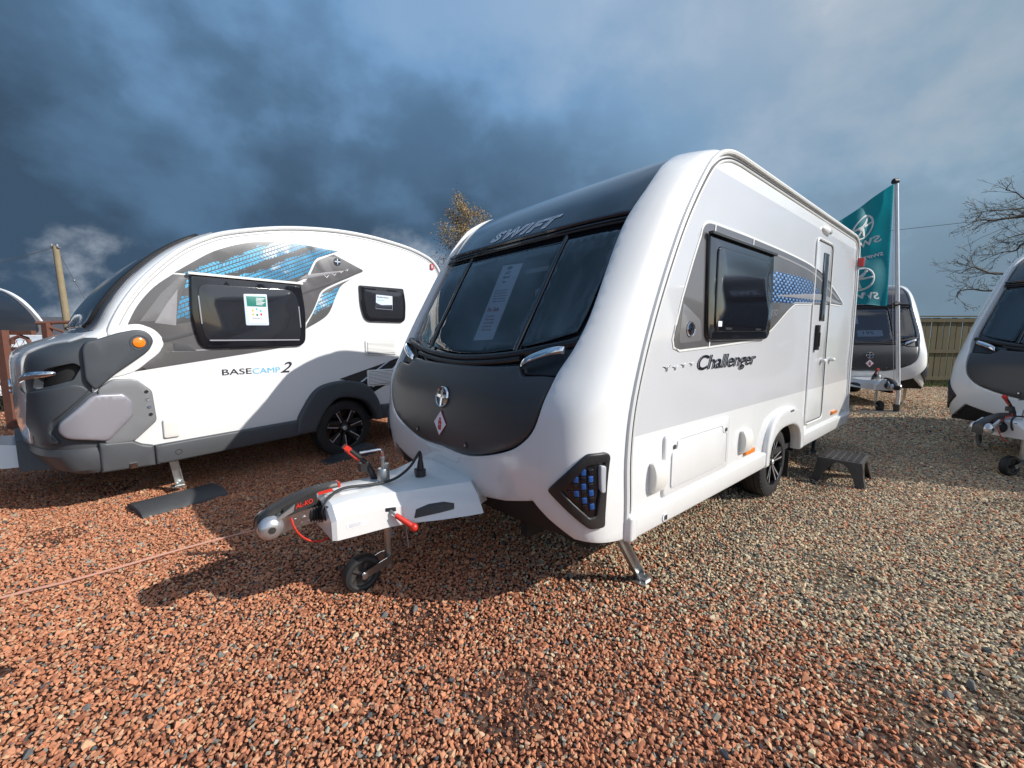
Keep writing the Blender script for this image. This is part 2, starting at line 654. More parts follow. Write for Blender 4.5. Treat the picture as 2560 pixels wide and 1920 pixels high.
def inside(poly, pts):
    P = np.asarray(poly, float)
    x, y = pts[:, 0], pts[:, 1]
    res = np.zeros(len(pts), bool)
    x1, y1 = P[:, 0], P[:, 1]
    x2, y2 = np.roll(x1, -1), np.roll(y1, -1)
    for a, b, c, d in zip(x1, y1, x2, y2):
        cond = (b > y) != (d > y)
        if d != b:
            res ^= cond & (x < (c - a) * (y - b) / (d - b) + a)
    return res


def boundary_dist(poly, pts):
    P = np.asarray(poly, float)
    Q = np.roll(P, -1, 0)
    d = np.full(len(pts), 1e9)
    for a, b in zip(P, Q):
        ab = b - a
        t = np.clip(((pts - a) @ ab) / (ab @ ab + 1e-15), 0, 1)
        d = np.minimum(d, np.linalg.norm(pts - (a + t[:, None] * ab), axis=1))
    return d


def surf_normals(S, uv, e=2e-3, flip=1.0):
    u, v = uv[:, 0], uv[:, 1]
    du = S(u + e, v) - S(u - e, v)
    dv = S(u, v + e) - S(u, v - e)
    n = np.cross(du, dv) * flip
    return n / (np.linalg.norm(n, axis=1)[:, None] + 1e-15)


def patch(name, outline, S, material, parent, h=0.006, r=0.003, depth=0.012, grid=0.08, step=0.03, holes=(), flip=1.0, mirror=False, sharp=38, hfun=None, rings=3, back=False):
    """sheet following surface S(u,v): real edge thickness, rounded rim; h = height of its face above S"""
    outs = [resample(ccw(outline), step)] + [resample(ccw(q), step) for q in holes]
    pts, edges, offs, loops = [], [], [], []
    for li, o in enumerate(outs):
        sgn = 1.0 if li == 0 else -1.0
        ring_list = [(0.0, -r)]
        if r > 0:
            for k in range(1, rings + 1):
                a = k / rings * math.pi / 2
                ring_list.append((r * (1 - math.cos(a)) * 1.0, -r + r * math.sin(a)))
        first = None
        for dd, hh in ring_list:
            q = o if dd == 0 else inset(o, sgn * dd)
            b = len(pts)
            pts += [tuple(x) for x in q]
            offs += [h + hh] * len(q)
            if dd == 0:
                edges += [(b + i, b + (i + 1) % len(q)) for i in range(len(q))]
                loops.append((b, len(q)))
    O = np.asarray(outs[0])
    lo, hi = O.min(0), O.max(0)
    gy = grid * 0.866
    ny = int((hi[1] - lo[1]) / gy) + 1
    nx = int((hi[0] - lo[0]) / grid) + 2
    if nx * ny > 0:
        gx, gz = np.meshgrid(np.arange(nx), np.arange(ny))
        G = np.c_[(lo[0] + (gx + 0.5 * (gz % 2)) * grid).ravel(), (lo[1] + (gz + 0.5) * gy).ravel()]
        ok = inside(outs[0], G)
        for q in outs[1:]:
            ok &= ~inside(q, G)
        G = G[ok]
        if len(G):
            d = np.full(len(G), 1e9)
            for q in outs:
                d = np.minimum(d, boundary_dist(q, G))
            G = G[d > max(r * 1.3, step * 0.35)]
            pts += [tuple(g) for g in G]
            offs += [h] * len(G)
    vo, _, fo, ov, _, _ = delaunay_2d_cdt([Vector(p) for p in pts], edges, [], 0, 1e-6)
    V = np.array([tuple(p) for p in vo])
    off = np.array([offs[o[0]] if len(o) else h for o in ov])
    F = np.array([f for f in fo if len(f) == 3])
    cen = V[F].mean(1)
    ok = inside(outs[0], cen)
    for q in outs[1:]:
        ok &= ~inside(q, cen)
    F = F[ok]
    # orientation
    A = V[F[:, 1]] - V[F[:, 0]]
    B = V[F[:, 2]] - V[F[:, 0]]
    cr = A[:, 0] * B[:, 1] - A[:, 1] * B[:, 0]
    F[cr < 0] = F[cr < 0][:, ::-1]
    if flip < 0:
        F = F[:, ::-1]
    N = surf_normals(S, V, flip=flip)
    if hfun is not None:
        off = off + hfun(V)
    P = S(V[:, 0], V[:, 1]) + N * off[:, None]
    inv = {}
    for i, o in enumerate(ov):
        for k in o:
            inv[k] = i
    verts = [tuple(p) for p in P]
    faces = [tuple(int(i) for i in f) for f in F]
    for b, n in loops:
        idx = [inv[b + i] for i in range(n)]
        base = len(verts)
        uv = V[idx]
        Pb = S(uv[:, 0], uv[:, 1]) + N[idx] * (off[idx] - depth)[:, None]
        verts += [tuple(p) for p in Pb]
        first = (b == loops[0][0])
        for i in range(n):
            j = (i + 1) % n
            q = (idx[i], base + i, base + j, idx[j])
            if (flip < 0) == first:
                q = q[::-1]
            faces.append(q if first or True else q)
    mb = MB()
    mb.v, mb.f = verts, faces
    return mb.build(name, material, parent, sharp=sharp, fixn=False, mirror=mirror)


_fc = {}


def text_data(s, shear=0.0, offset=0.0, res=4, spacing=1.0):
    key = (s, shear, offset, res, spacing)
    if key in _fc:
        return _fc[key]
    cu = bpy.data.curves.new('txt', 'FONT')
    cu.body = s
    cu.size = 1.0
    cu.shear = shear
    cu.offset = offset
    cu.resolution_u = res
    cu.space_character = spacing
    cu.fill_mode = 'FRONT'
    ob = bpy.data.objects.new('txt', cu)
    me = bpy.data.meshes.new_from_object(ob)
    v = np.array([tuple(p.co) for p in me.vertices])
    f = [tuple(p.vertices) for p in me.polygons]
    bpy.data.objects.remove(ob)
    bpy.data.curves.remove(cu)
    bpy.data.meshes.remove(me)
    _fc[key] = (v, f)
    return v, f


def lettering(name, s, S, place, material, parent, width=None, height=None, shear=0.0, offset=0.0, h=0.004, flip=1.0, udir=1.0, spacing=1.0, ref=None, extr=0.0, tilt=0.0):
    """text printed or raised on surface S; place = (u, v) of lower-left as read; udir -1 when u runs to the reader's left"""
    v, f = text_data(s, shear, offset, spacing=spacing)
    rv = v if ref is None else text_data(s, shear, ref, spacing=spacing)[0]
    x0, x1, y0, y1 = rv[:, 0].min(), rv[:, 0].max(), 0.0, rv[:, 1].max()
    sx = width / (x1 - x0)
    sy = (height / (y1 - y0)) if height else sx
    uv = np.c_[place[0] + udir * (v[:, 0] - x0) * sx, place[1] + v[:, 1] * sy + (v[:, 0] - x0) * sx * tilt]
    N = surf_normals(S, uv, flip=flip)
    P = S(uv[:, 0], uv[:, 1]) + N * h
    mb = MB()
    mb.v = [tuple(p) for p in P]
    mb.f = list(f)
    if extr:
        # raise: copy down and stitch the border
        n = len(P)
        mb.v += [tuple(p) for p in (P - N * extr)]
        cnt = {}
        for t in f:
            for i in range(len(t)):
                e = (t[i], t[(i + 1) % len(t)])
                cnt[e] = cnt.get(e, 0) + 1
        for (a, b) in cnt:
            if (b, a) not in cnt:
                mb.f.append((a, b, b + n, a + n))
    o = mb.build(name, material, parent, fixn=False, sharp=30)
    me = o.data
    # face the reader
    want = N.mean(0)
    got = Vector((0, 0, 0))
    for p in me.polygons[:len(f)]:
        got += p.normal * p.area
    if got.dot(Vector(want)) < 0:
        me.flip_normals()
    return o


def pchip(xs, ys):
    xs = np.array(xs, float)
    ys = np.array(ys, float)
    h = np.diff(xs)
    d = np.diff(ys) / h
    m = np.zeros_like(xs)
    for i in range(1, len(xs) - 1):
        if d[i - 1] * d[i] > 0:
            w1, w2 = 2 * h[i] + h[i - 1], h[i] + 2 * h[i - 1]
            m[i] = (w1 + w2) / (w1 / d[i - 1] + w2 / d[i])
    m[0], m[-1] = d[0], d[-1]

    def f(x):
        x = np.asarray(x, float)
        i = np.clip(np.searchsorted(xs, x) - 1, 0, len(h) - 1)
        t = (x - xs[i]) / h[i]
        return (2 * t**3 - 3 * t**2 + 1) * ys[i] + (t**3 - 2 * t**2 + t) * h[i] * m[i] + (-2 * t**3 + 3 * t**2) * ys[i + 1] + (t**3 - t**2) * h[i] * m[i + 1]
    return f

# ------------------------------------------------------------------ the ground
def redness(t):
    """1 where the yard is laid with red chips, 0 where it is grey-beige (world position)"""
    p = t.add('ShaderNodeNewGeometry').outputs['Position']
    s = t.add('ShaderNodeSeparateXYZ', ins={0: p})
    n = t.math('MULTIPLY', t.math('SUBTRACT', t.noise(p, 0.9, 4, 0.6), 0.5), 1.2)
    k1 = t.math('DIVIDE', t.math('SUBTRACT', t.math('ADD', s.outputs[0], t.math('MULTIPLY', s.outputs[1], 1.1)), 3.25), 1.49)
    be = t.math('MULTIPLY', t.smooth(t.math('ADD', k1, n), -0.95, 0.95), t.smooth(t.math('ADD', s.outputs[0], n), -0.9, 0.3))
    return t.math('SUBTRACT', 1.0, be), p


def mat_ground():
    m = mat('yard_soil', (0.1, 0.08, 0.06), 0.95, spec=0.2)
    t = NT(m.node_tree)
    b = t.n['Principled BSDF']
    red, p = redness(t)
    vor = t.add('ShaderNodeTexVoronoi', ins={'Vector': p, 'Scale': 38.0})
    rnd = t.add('ShaderNodeSeparateColor', ins={0: vor.outputs['Color']})
    reds = t.ramp(rnd.outputs[0], [(0, (0.07, 0.030, 0.020)), (0.6, (0.15, 0.062, 0.040)), (1, (0.12, 0.10, 0.08))])
    beige = t.ramp(rnd.outputs[0], [(0, (0.05, 0.045, 0.036)), (0.5, (0.14, 0.115, 0.078)), (1, (0.19, 0.165, 0.12))])
    c = t.mix(red, beige, reds)
    c = t.mix(t.smooth(t.noise(p, 1.3, 5), 0.35, 0.7), c, t.mix(1.0, c, (0.62, 0.60, 0.58, 1), blend='MULTIPLY'))
    t.l.new(c, b.inputs['Base Color'])
    bp = t.add('ShaderNodeBump', ins={'Height': t.math('SUBTRACT', 1.0, vor.outputs['Distance']), 'Strength': 0.8, 'Distance': 0.02})
    t.l.new(bp.outputs[0], b.inputs['Normal'])


def mat_stone():
    m = mat('gravel_stone', (0.3, 0.15, 0.1), 0.85, spec=0.25)
    t = NT(m.node_tree)
    b = t.n['Principled BSDF']
    red, p = redness(t)
    at = t.add('ShaderNodeAttribute', attribute_name='srnd')
    s = t.add('ShaderNodeSeparateColor', ins={0: at.outputs['Color']})
    r1, r2, r3 = s.outputs
    reds = t.ramp(r1, [(0.0, (0.22, 0.085, 0.048)), (0.18, (0.37, 0.145, 0.078)), (0.42, (0.50, 0.205, 0.106)), (0.66, (0.56, 0.248, 0.132)), (0.82, (0.42, 0.195, 0.115)), (1.0, (0.54, 0.33, 0.19))])
    beige = t.ramp(r1, [(0.0, (0.17, 0.16, 0.14)), (0.2, (0.30, 0.26, 0.195)), (0.4, (0.53, 0.43, 0.28)), (0.6, (0.44, 0.34, 0.22)), (0.78, (0.62, 0.53, 0.36)), (0.9, (0.48, 0.27, 0.17)), (1.0, (0.54, 0.29, 0.18))])
    grey = t.ramp(r1, [(0.0, (0.07, 0.075, 0.08)), (0.4, (0.15, 0.15, 0.14)), (0.75, (0.26, 0.25, 0.20)), (1.0, (0.42, 0.38, 0.30))])
    isred = t.math('LESS_THAN', r2, t.math('ADD', t.math('MULTIPLY', red, 0.82), 0.15))
    c = t.mix(isred, beige, reds)
    c = t.mix(t.math('GREATER_THAN', r3, 0.935), c, grey)
    n = t.noise(p, 130, 4, 0.6)
    k = t.math('ADD', t.math('MULTIPLY', n, 0.5), 0.80)
    k = t.math('MULTIPLY', k, 1.06)
    c = t.mix(1.0, c, t.add('ShaderNodeCombineXYZ', ins={0: k, 1: k, 2: k}).outputs[0], blend='MULTIPLY')
    t.l.new(c, b.inputs['Base Color'])
    bp = t.add('ShaderNodeBump', ins={'Height': n, 'Strength': 0.35, 'Distance': 0.003})
    t.l.new(bp.outputs[0], b.inputs['Normal'])


mat_ground()
mat_stone()

gm = MB()
E_ = 600.0
xs = [-E_, -40, -14, -5, 0, 5, 14, 40, E_]
ys = [-E_, -40, -10, 0, 5, 12, 20, 45, E_]
for j in range(len(ys)):
    for i in range(len(xs)):
        gm.v.append((xs[i], ys[j], 0.0))
W_ = len(xs)
for j in range(len(ys) - 1):
    for i in range(W_ - 1):
        gm.f.append((j * W_ + i, j * W_ + i + 1, (j + 1) * W_ + i + 1, (j + 1) * W_ + i))
structure(gm.build('ground', 'yard_soil'))


def stone_shapes(n):
    shapes = []
    for k in range(n):
        r = np.random.default_rng(100 + k)
        p = r.normal(size=(13, 3))
        p /= np.linalg.norm(p, axis=1)[:, None]
        p *= r.uniform(0.78, 1.05, (13, 1))
        p *= np.array([1.0, r.uniform(0.62, 0.95), r.uniform(0.42, 0.75)])
        bm = bmesh.new()
        vs = [bm.verts.new(q) for q in p]
        bmesh.ops.convex_hull(bm, input=vs)
        bmesh.ops.delete(bm, geom=[v for v in bm.verts if not v.link_faces], context='VERTS')
        bm.verts.index_update()
        V = np.array([v.co[:] for v in bm.verts])
        F = np.array([[l.vert.index for l in f.loops] for f in bm.faces if len(f.loops) == 3])
        bm.free()
        shapes.append((V, F))
    return shapes


SH = stone_shapes(22)


def stone_tile(size, cell, smin, smax, seed, zspread, bare=0):
    r = np.random.default_rng(seed)
    n = int(round(size / cell)) + 1
    gx, gy = np.meshgrid(np.arange(n), np.arange(n))
    c = np.c_[gx.ravel(), gy.ravel()] * cell - size / 2
    c = c + r.uniform(-0.62, 0.62, c.shape) * cell
    keep = r.uniform(size=len(c)) > 0.05
    small = np.ones(len(c))
    if bare:
        q0 = r.uniform(-.08, .08, 2)
        dd = np.hypot((c[:, 0] - q0[0]) / 1.3, c[:, 1] - q0[1]) + .05 * np.sin(11 * c[:, 0] + 5 * c[:, 1]) + r.normal(0, .02, len(c))
        hole = dd < .15 + .03 * bare
        keep &= ~(hole & (r.uniform(size=len(c)) < .62))
    c = c[keep]
    if bare:
        g = q0 + r.normal(0, .13, (900, 2)) * np.array([1.25, 1.0])
        g = g[(np.abs(g) < size / 2).all(1)]
        small = np.r_[np.ones(len(c)), np.full(len(g), .30)]
        c = np.r_[c, g]
    else:
        small = np.ones(len(c))
    Vs, Fs, Cs = [], [], []
    base = 0
    for q, sm_ in zip(c, small):
        V, F = SH[r.integers(len(SH))]
        big = r.uniform() < 0.035
        s = r.uniform(smin, smax) * (1.6 if big else 1.0) * (0.75 if r.uniform() < 0.25 else 1.0) * sm_
        a, tx, ty = r.uniform(0, 6.283), r.normal(0, 0.38), r.normal(0, 0.38)
        M = np.array((Matrix.Rotation(a, 3, 'Z') @ Matrix.Rotation(tx, 3, 'X') @ Matrix.Rotation(ty, 3, 'Y')))
        P = (V * s) @ M.T
        P[:, 2] += -P[:, 2].min() * 0.55 + r.uniform(-0.2, 0.8) * zspread * sm_
        P[:, :2] += q
        Vs.append(P)
        Fs.append(F + base)
        col = np.array([r.uniform(), r.uniform(), max(r.uniform(), 0.93 if big and r.uniform() < 0.55 else 0), 1.0])
        Cs.append(np.repeat(col[None], len(V), 0))
        base += len(V)
    V = np.concatenate(Vs)
    F = np.concatenate(Fs)
    C = np.concatenate(Cs)
    me = bpy.data.meshes.new('gravel_tile')
    me.from_pydata(V.tolist(), [], F.tolist())
    at = me.color_attributes.new('srnd', 'FLOAT_COLOR', 'POINT')
    at.data.foreach_set('color', C.astype(np.float32).ravel())
    me.materials.append(MATS['gravel_stone'])
    return me


def gravel():
    colr = bpy.data.collections.new('gravel_tiles')
    NV = 6
    for k in range(NV):
        o = bpy.data.objects.new('tile_a%d' % k, stone_tile(0.5, 0.0146, 0.0084, 0.0156, 40 + k, 0.010))
        colr.objects.link(o)
    for k in range(3):
        o = bpy.data.objects.new('tile_c%d' % k, stone_tile(0.5, 0.0146, 0.0084, 0.0156, 80 + k, 0.010, 1 + k % 2))
        colr.objects.link(o)
    for k in range(4):
        o = bpy.data.objects.new('tile_b%d' % k, stone_tile(1.0, 0.0275, 0.0150, 0.0255, 60 + k, 0.013))
        colr.objects.link(o)
    r = np.random.default_rng(5)
    pts, rot, idx = [], [], []
    th = math.radians(54)
    for i in np.arange(-9, 15.01, 0.5):
        for j in np.arange(0.5, 8.01, 0.5):
            d = math.hypot(i, j)
            if abs(math.atan2(i, j)) > math.radians(58) or d > 8.6:
                continue
            pts.append((i, j, r.uniform(-0.002, 0.002)))
            rot.append(r.integers(4) * math.pi / 2)
            idx.append(int(r.integers(NV)) if r.uniform() > .16 or j > 4 else NV + 4 + int(r.integers(3)))
    near = set((round(p[0] * 2) / 2, round(p[1] * 2) / 2) for p in pts)
    for i in np.arange(-16.0, 22.01, 1.0):
        for j in np.arange(3.0, 24.01, 1.0):
            if abs(math.atan2(i, j)) > math.radians(58) or math.hypot(i, j) < 8.2 or j > 13.4 + 11 * (i < 5):
                continue
            pts.append((i, j, 0))
            rot.append(r.integers(4) * math.pi / 2)
            idx.append(NV + int(r.integers(4)))
    me = bpy.data.meshes.new('gravel')
    me.from_pydata(pts, [], [])
    a = me.attributes.new('rot', 'FLOAT_VECTOR', 'POINT')
    a.data.foreach_set('vector', np.array([(0, 0, q) for q in rot], np.float32).ravel())
    a = me.attributes.new('idx', 'INT', 'POINT')
    a.data.foreach_set('value', np.array(idx, np.int32))
    o = bpy.data.objects.new('gravel', me)
    put(o)
    tag(o, 'loose red and beige stone chips covering the whole yard', 'gravel', kind='stuff')
    g = bpy.data.node_groups.new('scatter', 'GeometryNodeTree')
    g.interface.new_socket('Geometry', in_out='INPUT', socket_type='NodeSocketGeometry')
    g.interface.new_socket('Geometry', in_out='OUTPUT', socket_type='NodeSocketGeometry')
    gi = g.nodes.new('NodeGroupInput')
    go = g.nodes.new('NodeGroupOutput')
    ip = g.nodes.new('GeometryNodeInstanceOnPoints')
    ci = g.nodes.new('GeometryNodeCollectionInfo')
    ci.inputs['Collection'].default_value = colr
    ci.inputs['Separate Children'].default_value = True
    ci.inputs['Reset Children'].default_value = True
    na = g.nodes.new('GeometryNodeInputNamedAttribute')
    na.data_type = 'INT'
    na.inputs[0].default_value = 'idx'
    nr = g.nodes.new('GeometryNodeInputNamedAttribute')
    nr.data_type = 'FLOAT_VECTOR'
    nr.inputs[0].default_value = 'rot'
    g.links.new(gi.outputs[0], ip.inputs['Points'])
    g.links.new(ci.outputs[0], ip.inputs['Instance'])
    ip.inputs['Pick Instance'].default_value = True
    g.links.new(na.outputs[0], ip.inputs['Instance Index'])
    g.links.new(nr.outputs[0], ip.inputs['Rotation'])
    g.links.new(ip.outputs[0], go.inputs[0])
    md = o.modifiers.new('scatter', 'NODES')
    md.node_group = g


gravel()

# ------------------------------------------------------------------ the touring caravan (local frame: nose at -x, near side at -y)
HW = 1.11
NE = 4.5
_ph = np.linspace(0, math.pi / 2, 4000)
_yy = HW * np.sin(_ph) ** (2 / NE)
_gg = 1 - np.cos(_ph) ** (2 / NE)
_ss = np.r_[0, np.cumsum(np.hypot(np.diff(_yy), np.diff(0.42 * _gg)))]
SL = _ss[-1]
_Q = [.38, .62, .85, 1.11, 1.42, 1.75, 2.08, 2.30, 2.50, 2.64, 2.71]
fxc = pchip(_Q, [-2.80, -2.905, -2.935, -2.905, -2.735, -2.545, -2.35, -2.19, -1.99, -1.72, -1.30])
fxt = pchip(_Q, [-2.465, -2.468, -2.478, -2.450, -2.355, -2.213, -2.04, -1.895, -1.735, -1.54, -1.25])
fzt = pchip(_Q, [.38, .62, .85, 1.11, 1.42, 1.75, 2.08, 2.30, 2.50, 2.64, 2.685])


def SF(s, q):
    """moulded front: s = arc length across (metres, + = far side), q = height on the centre line"""
    s = np.asarray(s, float)
    a = np.abs(s)
    y = np.interp(a, _ss, _yy)
    g = np.interp(a, _ss, _gg)
    c, t = fxc(q), fxt(q)
    return np.stack([c + (t - c) * g, np.sign(s) * y, q + (fzt(q) - q) * g], -1)


def SN(x, z):
    """near side wall plane"""
    x = np.asarray(x, float)
    return np.stack([x, np.full_like(x, -HW), np.asarray(z, float) + 0 * x], -1)


def sym(half):
    """half outline from the lower centre up the -s side to the upper centre, mirrored"""
    a = [(-u, v) for u, v in half]
    return a + [(u, v) for u, v in half[::-1] if u > 1e-6]


def fpt(s, q, h=0.0):
    uv = np.array([[s, q]], float)
    return Vector((SF(uv[:, 0], uv[:, 1]) + surf_normals(SF, uv, flip=-1) * h)[0])


def emblem(parent, M, r, name='emblem'):
    """chrome ring with a bird-shaped cross inside"""
    b = MB()
    b.lathe([(r * .86, 0), (r * .88, r * .16), (r * .95, r * .22), (r, r * .16), (r * 1.02, 0)], M, 40)
    blades = [[(-.12, -.86), (.10, -.86), (.16, -.1), (.05, .22), (-.16, .05)],
              [(-.84, .20), (-.80, -.06), (-.1, -.12), (.1, .1), (-.05, .2)],
              [(.84, .24), (.80, -.02), (.12, -.14), (-.06, .08), (.05, .2)],
              [(-.12, .86), (-.2, .5), (0, .1), (.2, .5), (.12, .86)]]
    for p in blades:
        b.prism([(x * r, y * r) for x, y in p], r * .02, r * .14, M)
    o = b.build(name, 'chrome', parent)
    d = MB()
    d.lathe([(0.0005, r * .03), (r * 1.06, r * .03), (r * 1.08, -r * .02)], M, 40)
    d.build('backing', 'black_gloss', o)
    return o


def wheel(parent, centre, r, width, rim_r, style, side=-1, ang=0.1):
    """tyre + alloy rim; axle along y, outer face towards side*y"""
    M = axis_matrix(centre, (0, side, 0), (1, 0, 0))
    w = width / 2
    t = MB()
    t.lathe([(rim_r * .98, -w), (rim_r + .03, -w - .004), (r - .035, -w + .004), (r - .010, -w + .016), (r, -w + .034), (r + .001, -w * .45), (r - .007, -w * .45 + .004), (r - .007, -w * .45 + .011), (r + .001, -w * .45 + .015), (r + .001, -.006), (r - .007, -.003), (r - .007, .003), (r + .001, .006), (r + .001, w * .45 - .015), (r - .007, w * .45 - .011), (r - .007, w * .45 - .004), (r + .001, w * .45), (r, w - .034), (r - .010, w - .016), (r - .024, w - .006), (r - .035, w - .004), (rim_r + .055, w + .003), (rim_r + .03, w + .004), (rim_r, w), (rim_r * .98, w - .01)], M, 72)
    for k in range(48):      # shoulder blocks
        a = 2 * math.pi * k / 48
        t.box((0, 0, 0), (.020, .018, .018), None)
        n = 8
        base = len(t.v) - 8
        for i in range(n):
            x, y, z = t.v[base + i]
            p = Vector((r - .012 + x, y, w - .020 + z))
            p.rotate(Matrix.Rotation(a, 3, 'Z'))
            t.v[base + i] = tuple(M @ p)
    wt = bpy.data.objects.new('wheel', None)
    wt.empty_display_size = .1
    put(wt, parent)
    t.build('tyre', 'rubber', wt)
    b = MB()
    b.lathe([(rim_r, w), (rim_r * .985, w + .006), (rim_r * .95, w + .002), (rim_r * .93, w - .03), (rim_r * .90, -w + .02), (.0005, -w + .03)], M, 56)
    b.lathe([(.0005, w - .012), (.024, w - .012), (.030, w - .016), (.052, w - .024), (.058, w - .05)], M, 30)
    sp = MB()
    ns = 5 if style == 'twin' else 7
    for k in range(ns):
        a0 = ang + 2 * math.pi * k / ns
        if style == 'twin':
            for da in (-.17, .17):
                a = a0 + da
                ca, sa = math.cos(a), math.sin(a)
                X, Y = Vector((ca, sa, 0)), Vector((-sa, ca, 0))
                for (w0, w1, h0, bb) in ((.013, .019, w - .016, b), (.0035, .006, w - .0145, sp)):
                    p0, p1 = X * .045, X * (rim_r * .955)
                    hi, ho = h0 - .006, h0 + .014
                    vs = [p0 - Y * w0 + Vector((0, 0, hi)), p0 + Y * w0 + Vector((0, 0, hi)), p1 + Y * w1 + Vector((0, 0, ho)), p1 - Y * w1 + Vector((0, 0, ho))]
                    vs += [v - Vector((0, 0, .03 if bb is b else .0005)) for v in vs]
                    bb.add(vs, [(0, 1, 2, 3), (4, 7, 6, 5), (0, 4, 5, 1), (1, 5, 6, 2), (2, 6, 7, 3), (3, 7, 4, 0)], M)
        else:
            ca, sa = math.cos(a0), math.sin(a0)
            X, Y = Vector((ca, sa, 0)), Vector((-sa, ca, 0))
            h0 = w - .010
            q = [X * .05 - Y * .014, X * .05 + Y * .014, X * (rim_r * .955) + Y * .038, X * (rim_r * .955) - Y * .030]
            vs = [p + Vector((0, 0, h0 + (0.008 if i > 1 else -.012))) for i, p in enumerate(q)]
            vs += [v - Vector((0, 0, .028)) for v in vs]
            b.add(vs, [(0, 1, 2, 3), (4, 7, 6, 5), (0, 4, 5, 1), (1, 5, 6, 2), (2, 6, 7, 3), (3, 7, 4, 0)], M)
            L1 = X * (rim_r * .945) + Y * .034
            for (pa, pb, ww) in ((X * .085 + Y * .013, L1, .0055), (L1, X * (rim_r * .945) - Y * .020, .0055)):
                dd = (pb - pa).normalized()
                nn = Vector((-dd.y, dd.x, 0)) * ww
                za = h0 + (-.012 + .020 * (pa.length - .05) / (rim_r * .9)) + .0025
                zb = h0 + (-.012 + .020 * (pb.length - .05) / (rim_r * .9)) + .0035
                vs = [pa - nn + Vector((0, 0, za)), pa + nn + Vector((0, 0, za)), pb + nn + Vector((0, 0, zb)), pb - nn + Vector((0, 0, zb))]
                vs += [v - Vector((0, 0, .004)) for v in vs]
                sp.add(vs, [(0, 1, 2, 3), (4, 7, 6, 5), (0, 4, 5, 1), (1, 5, 6, 2), (2, 6, 7, 3), (3, 7, 4, 0)], M)
    rim = b.build('rim', 'alloy_black', wt)
    sp.build('polished_edges', 'alloy_silver', rim)
    hb = MB()
    hb.lathe([(.0005, w - .006), (.02, w - .007), (.026, w - .012)], M, 24)
    hb.build('centre_cap', 'alloy_silver', rim)
    return wt


def steady(parent, top, foot, w=.031, name='corner_steady'):
    a, b = Vector(top), Vector(foot)
    st = MB()
    d = (b - a).normalized()
    side = d.cross(Vector((0, 1, 0))).normalized()
    nrm = d.cross(side)
    ring = [(-1, -.7), (1, -.7), (1, -.45), (.72, -.45), (.72, .7), (1, .7)]
    prof = [(-w, -w * .8), (w, -w * .8), (w, w * .2), (w * .8, w * .2), (w * .8, -w * .55), (-w * .8, -w * .55), (-w * .8, w * .2), (-w, w * .2)]
    st.loft([[a + side * x + nrm * y for x, y in prof], [b + side * x + nrm * y for x, y in prof]])
    o = st.build(name, 'satin_steel', parent)
    f = MB()
    f.cyl(b + Vector((0, -.03, .015)), b + Vector((0, .03, .015)), .030, 20)
    f.box(b + Vector((-.02, 0, .006)), (.10, .085, .012))
    f.build('foot', 'galvanised', o)
    return o


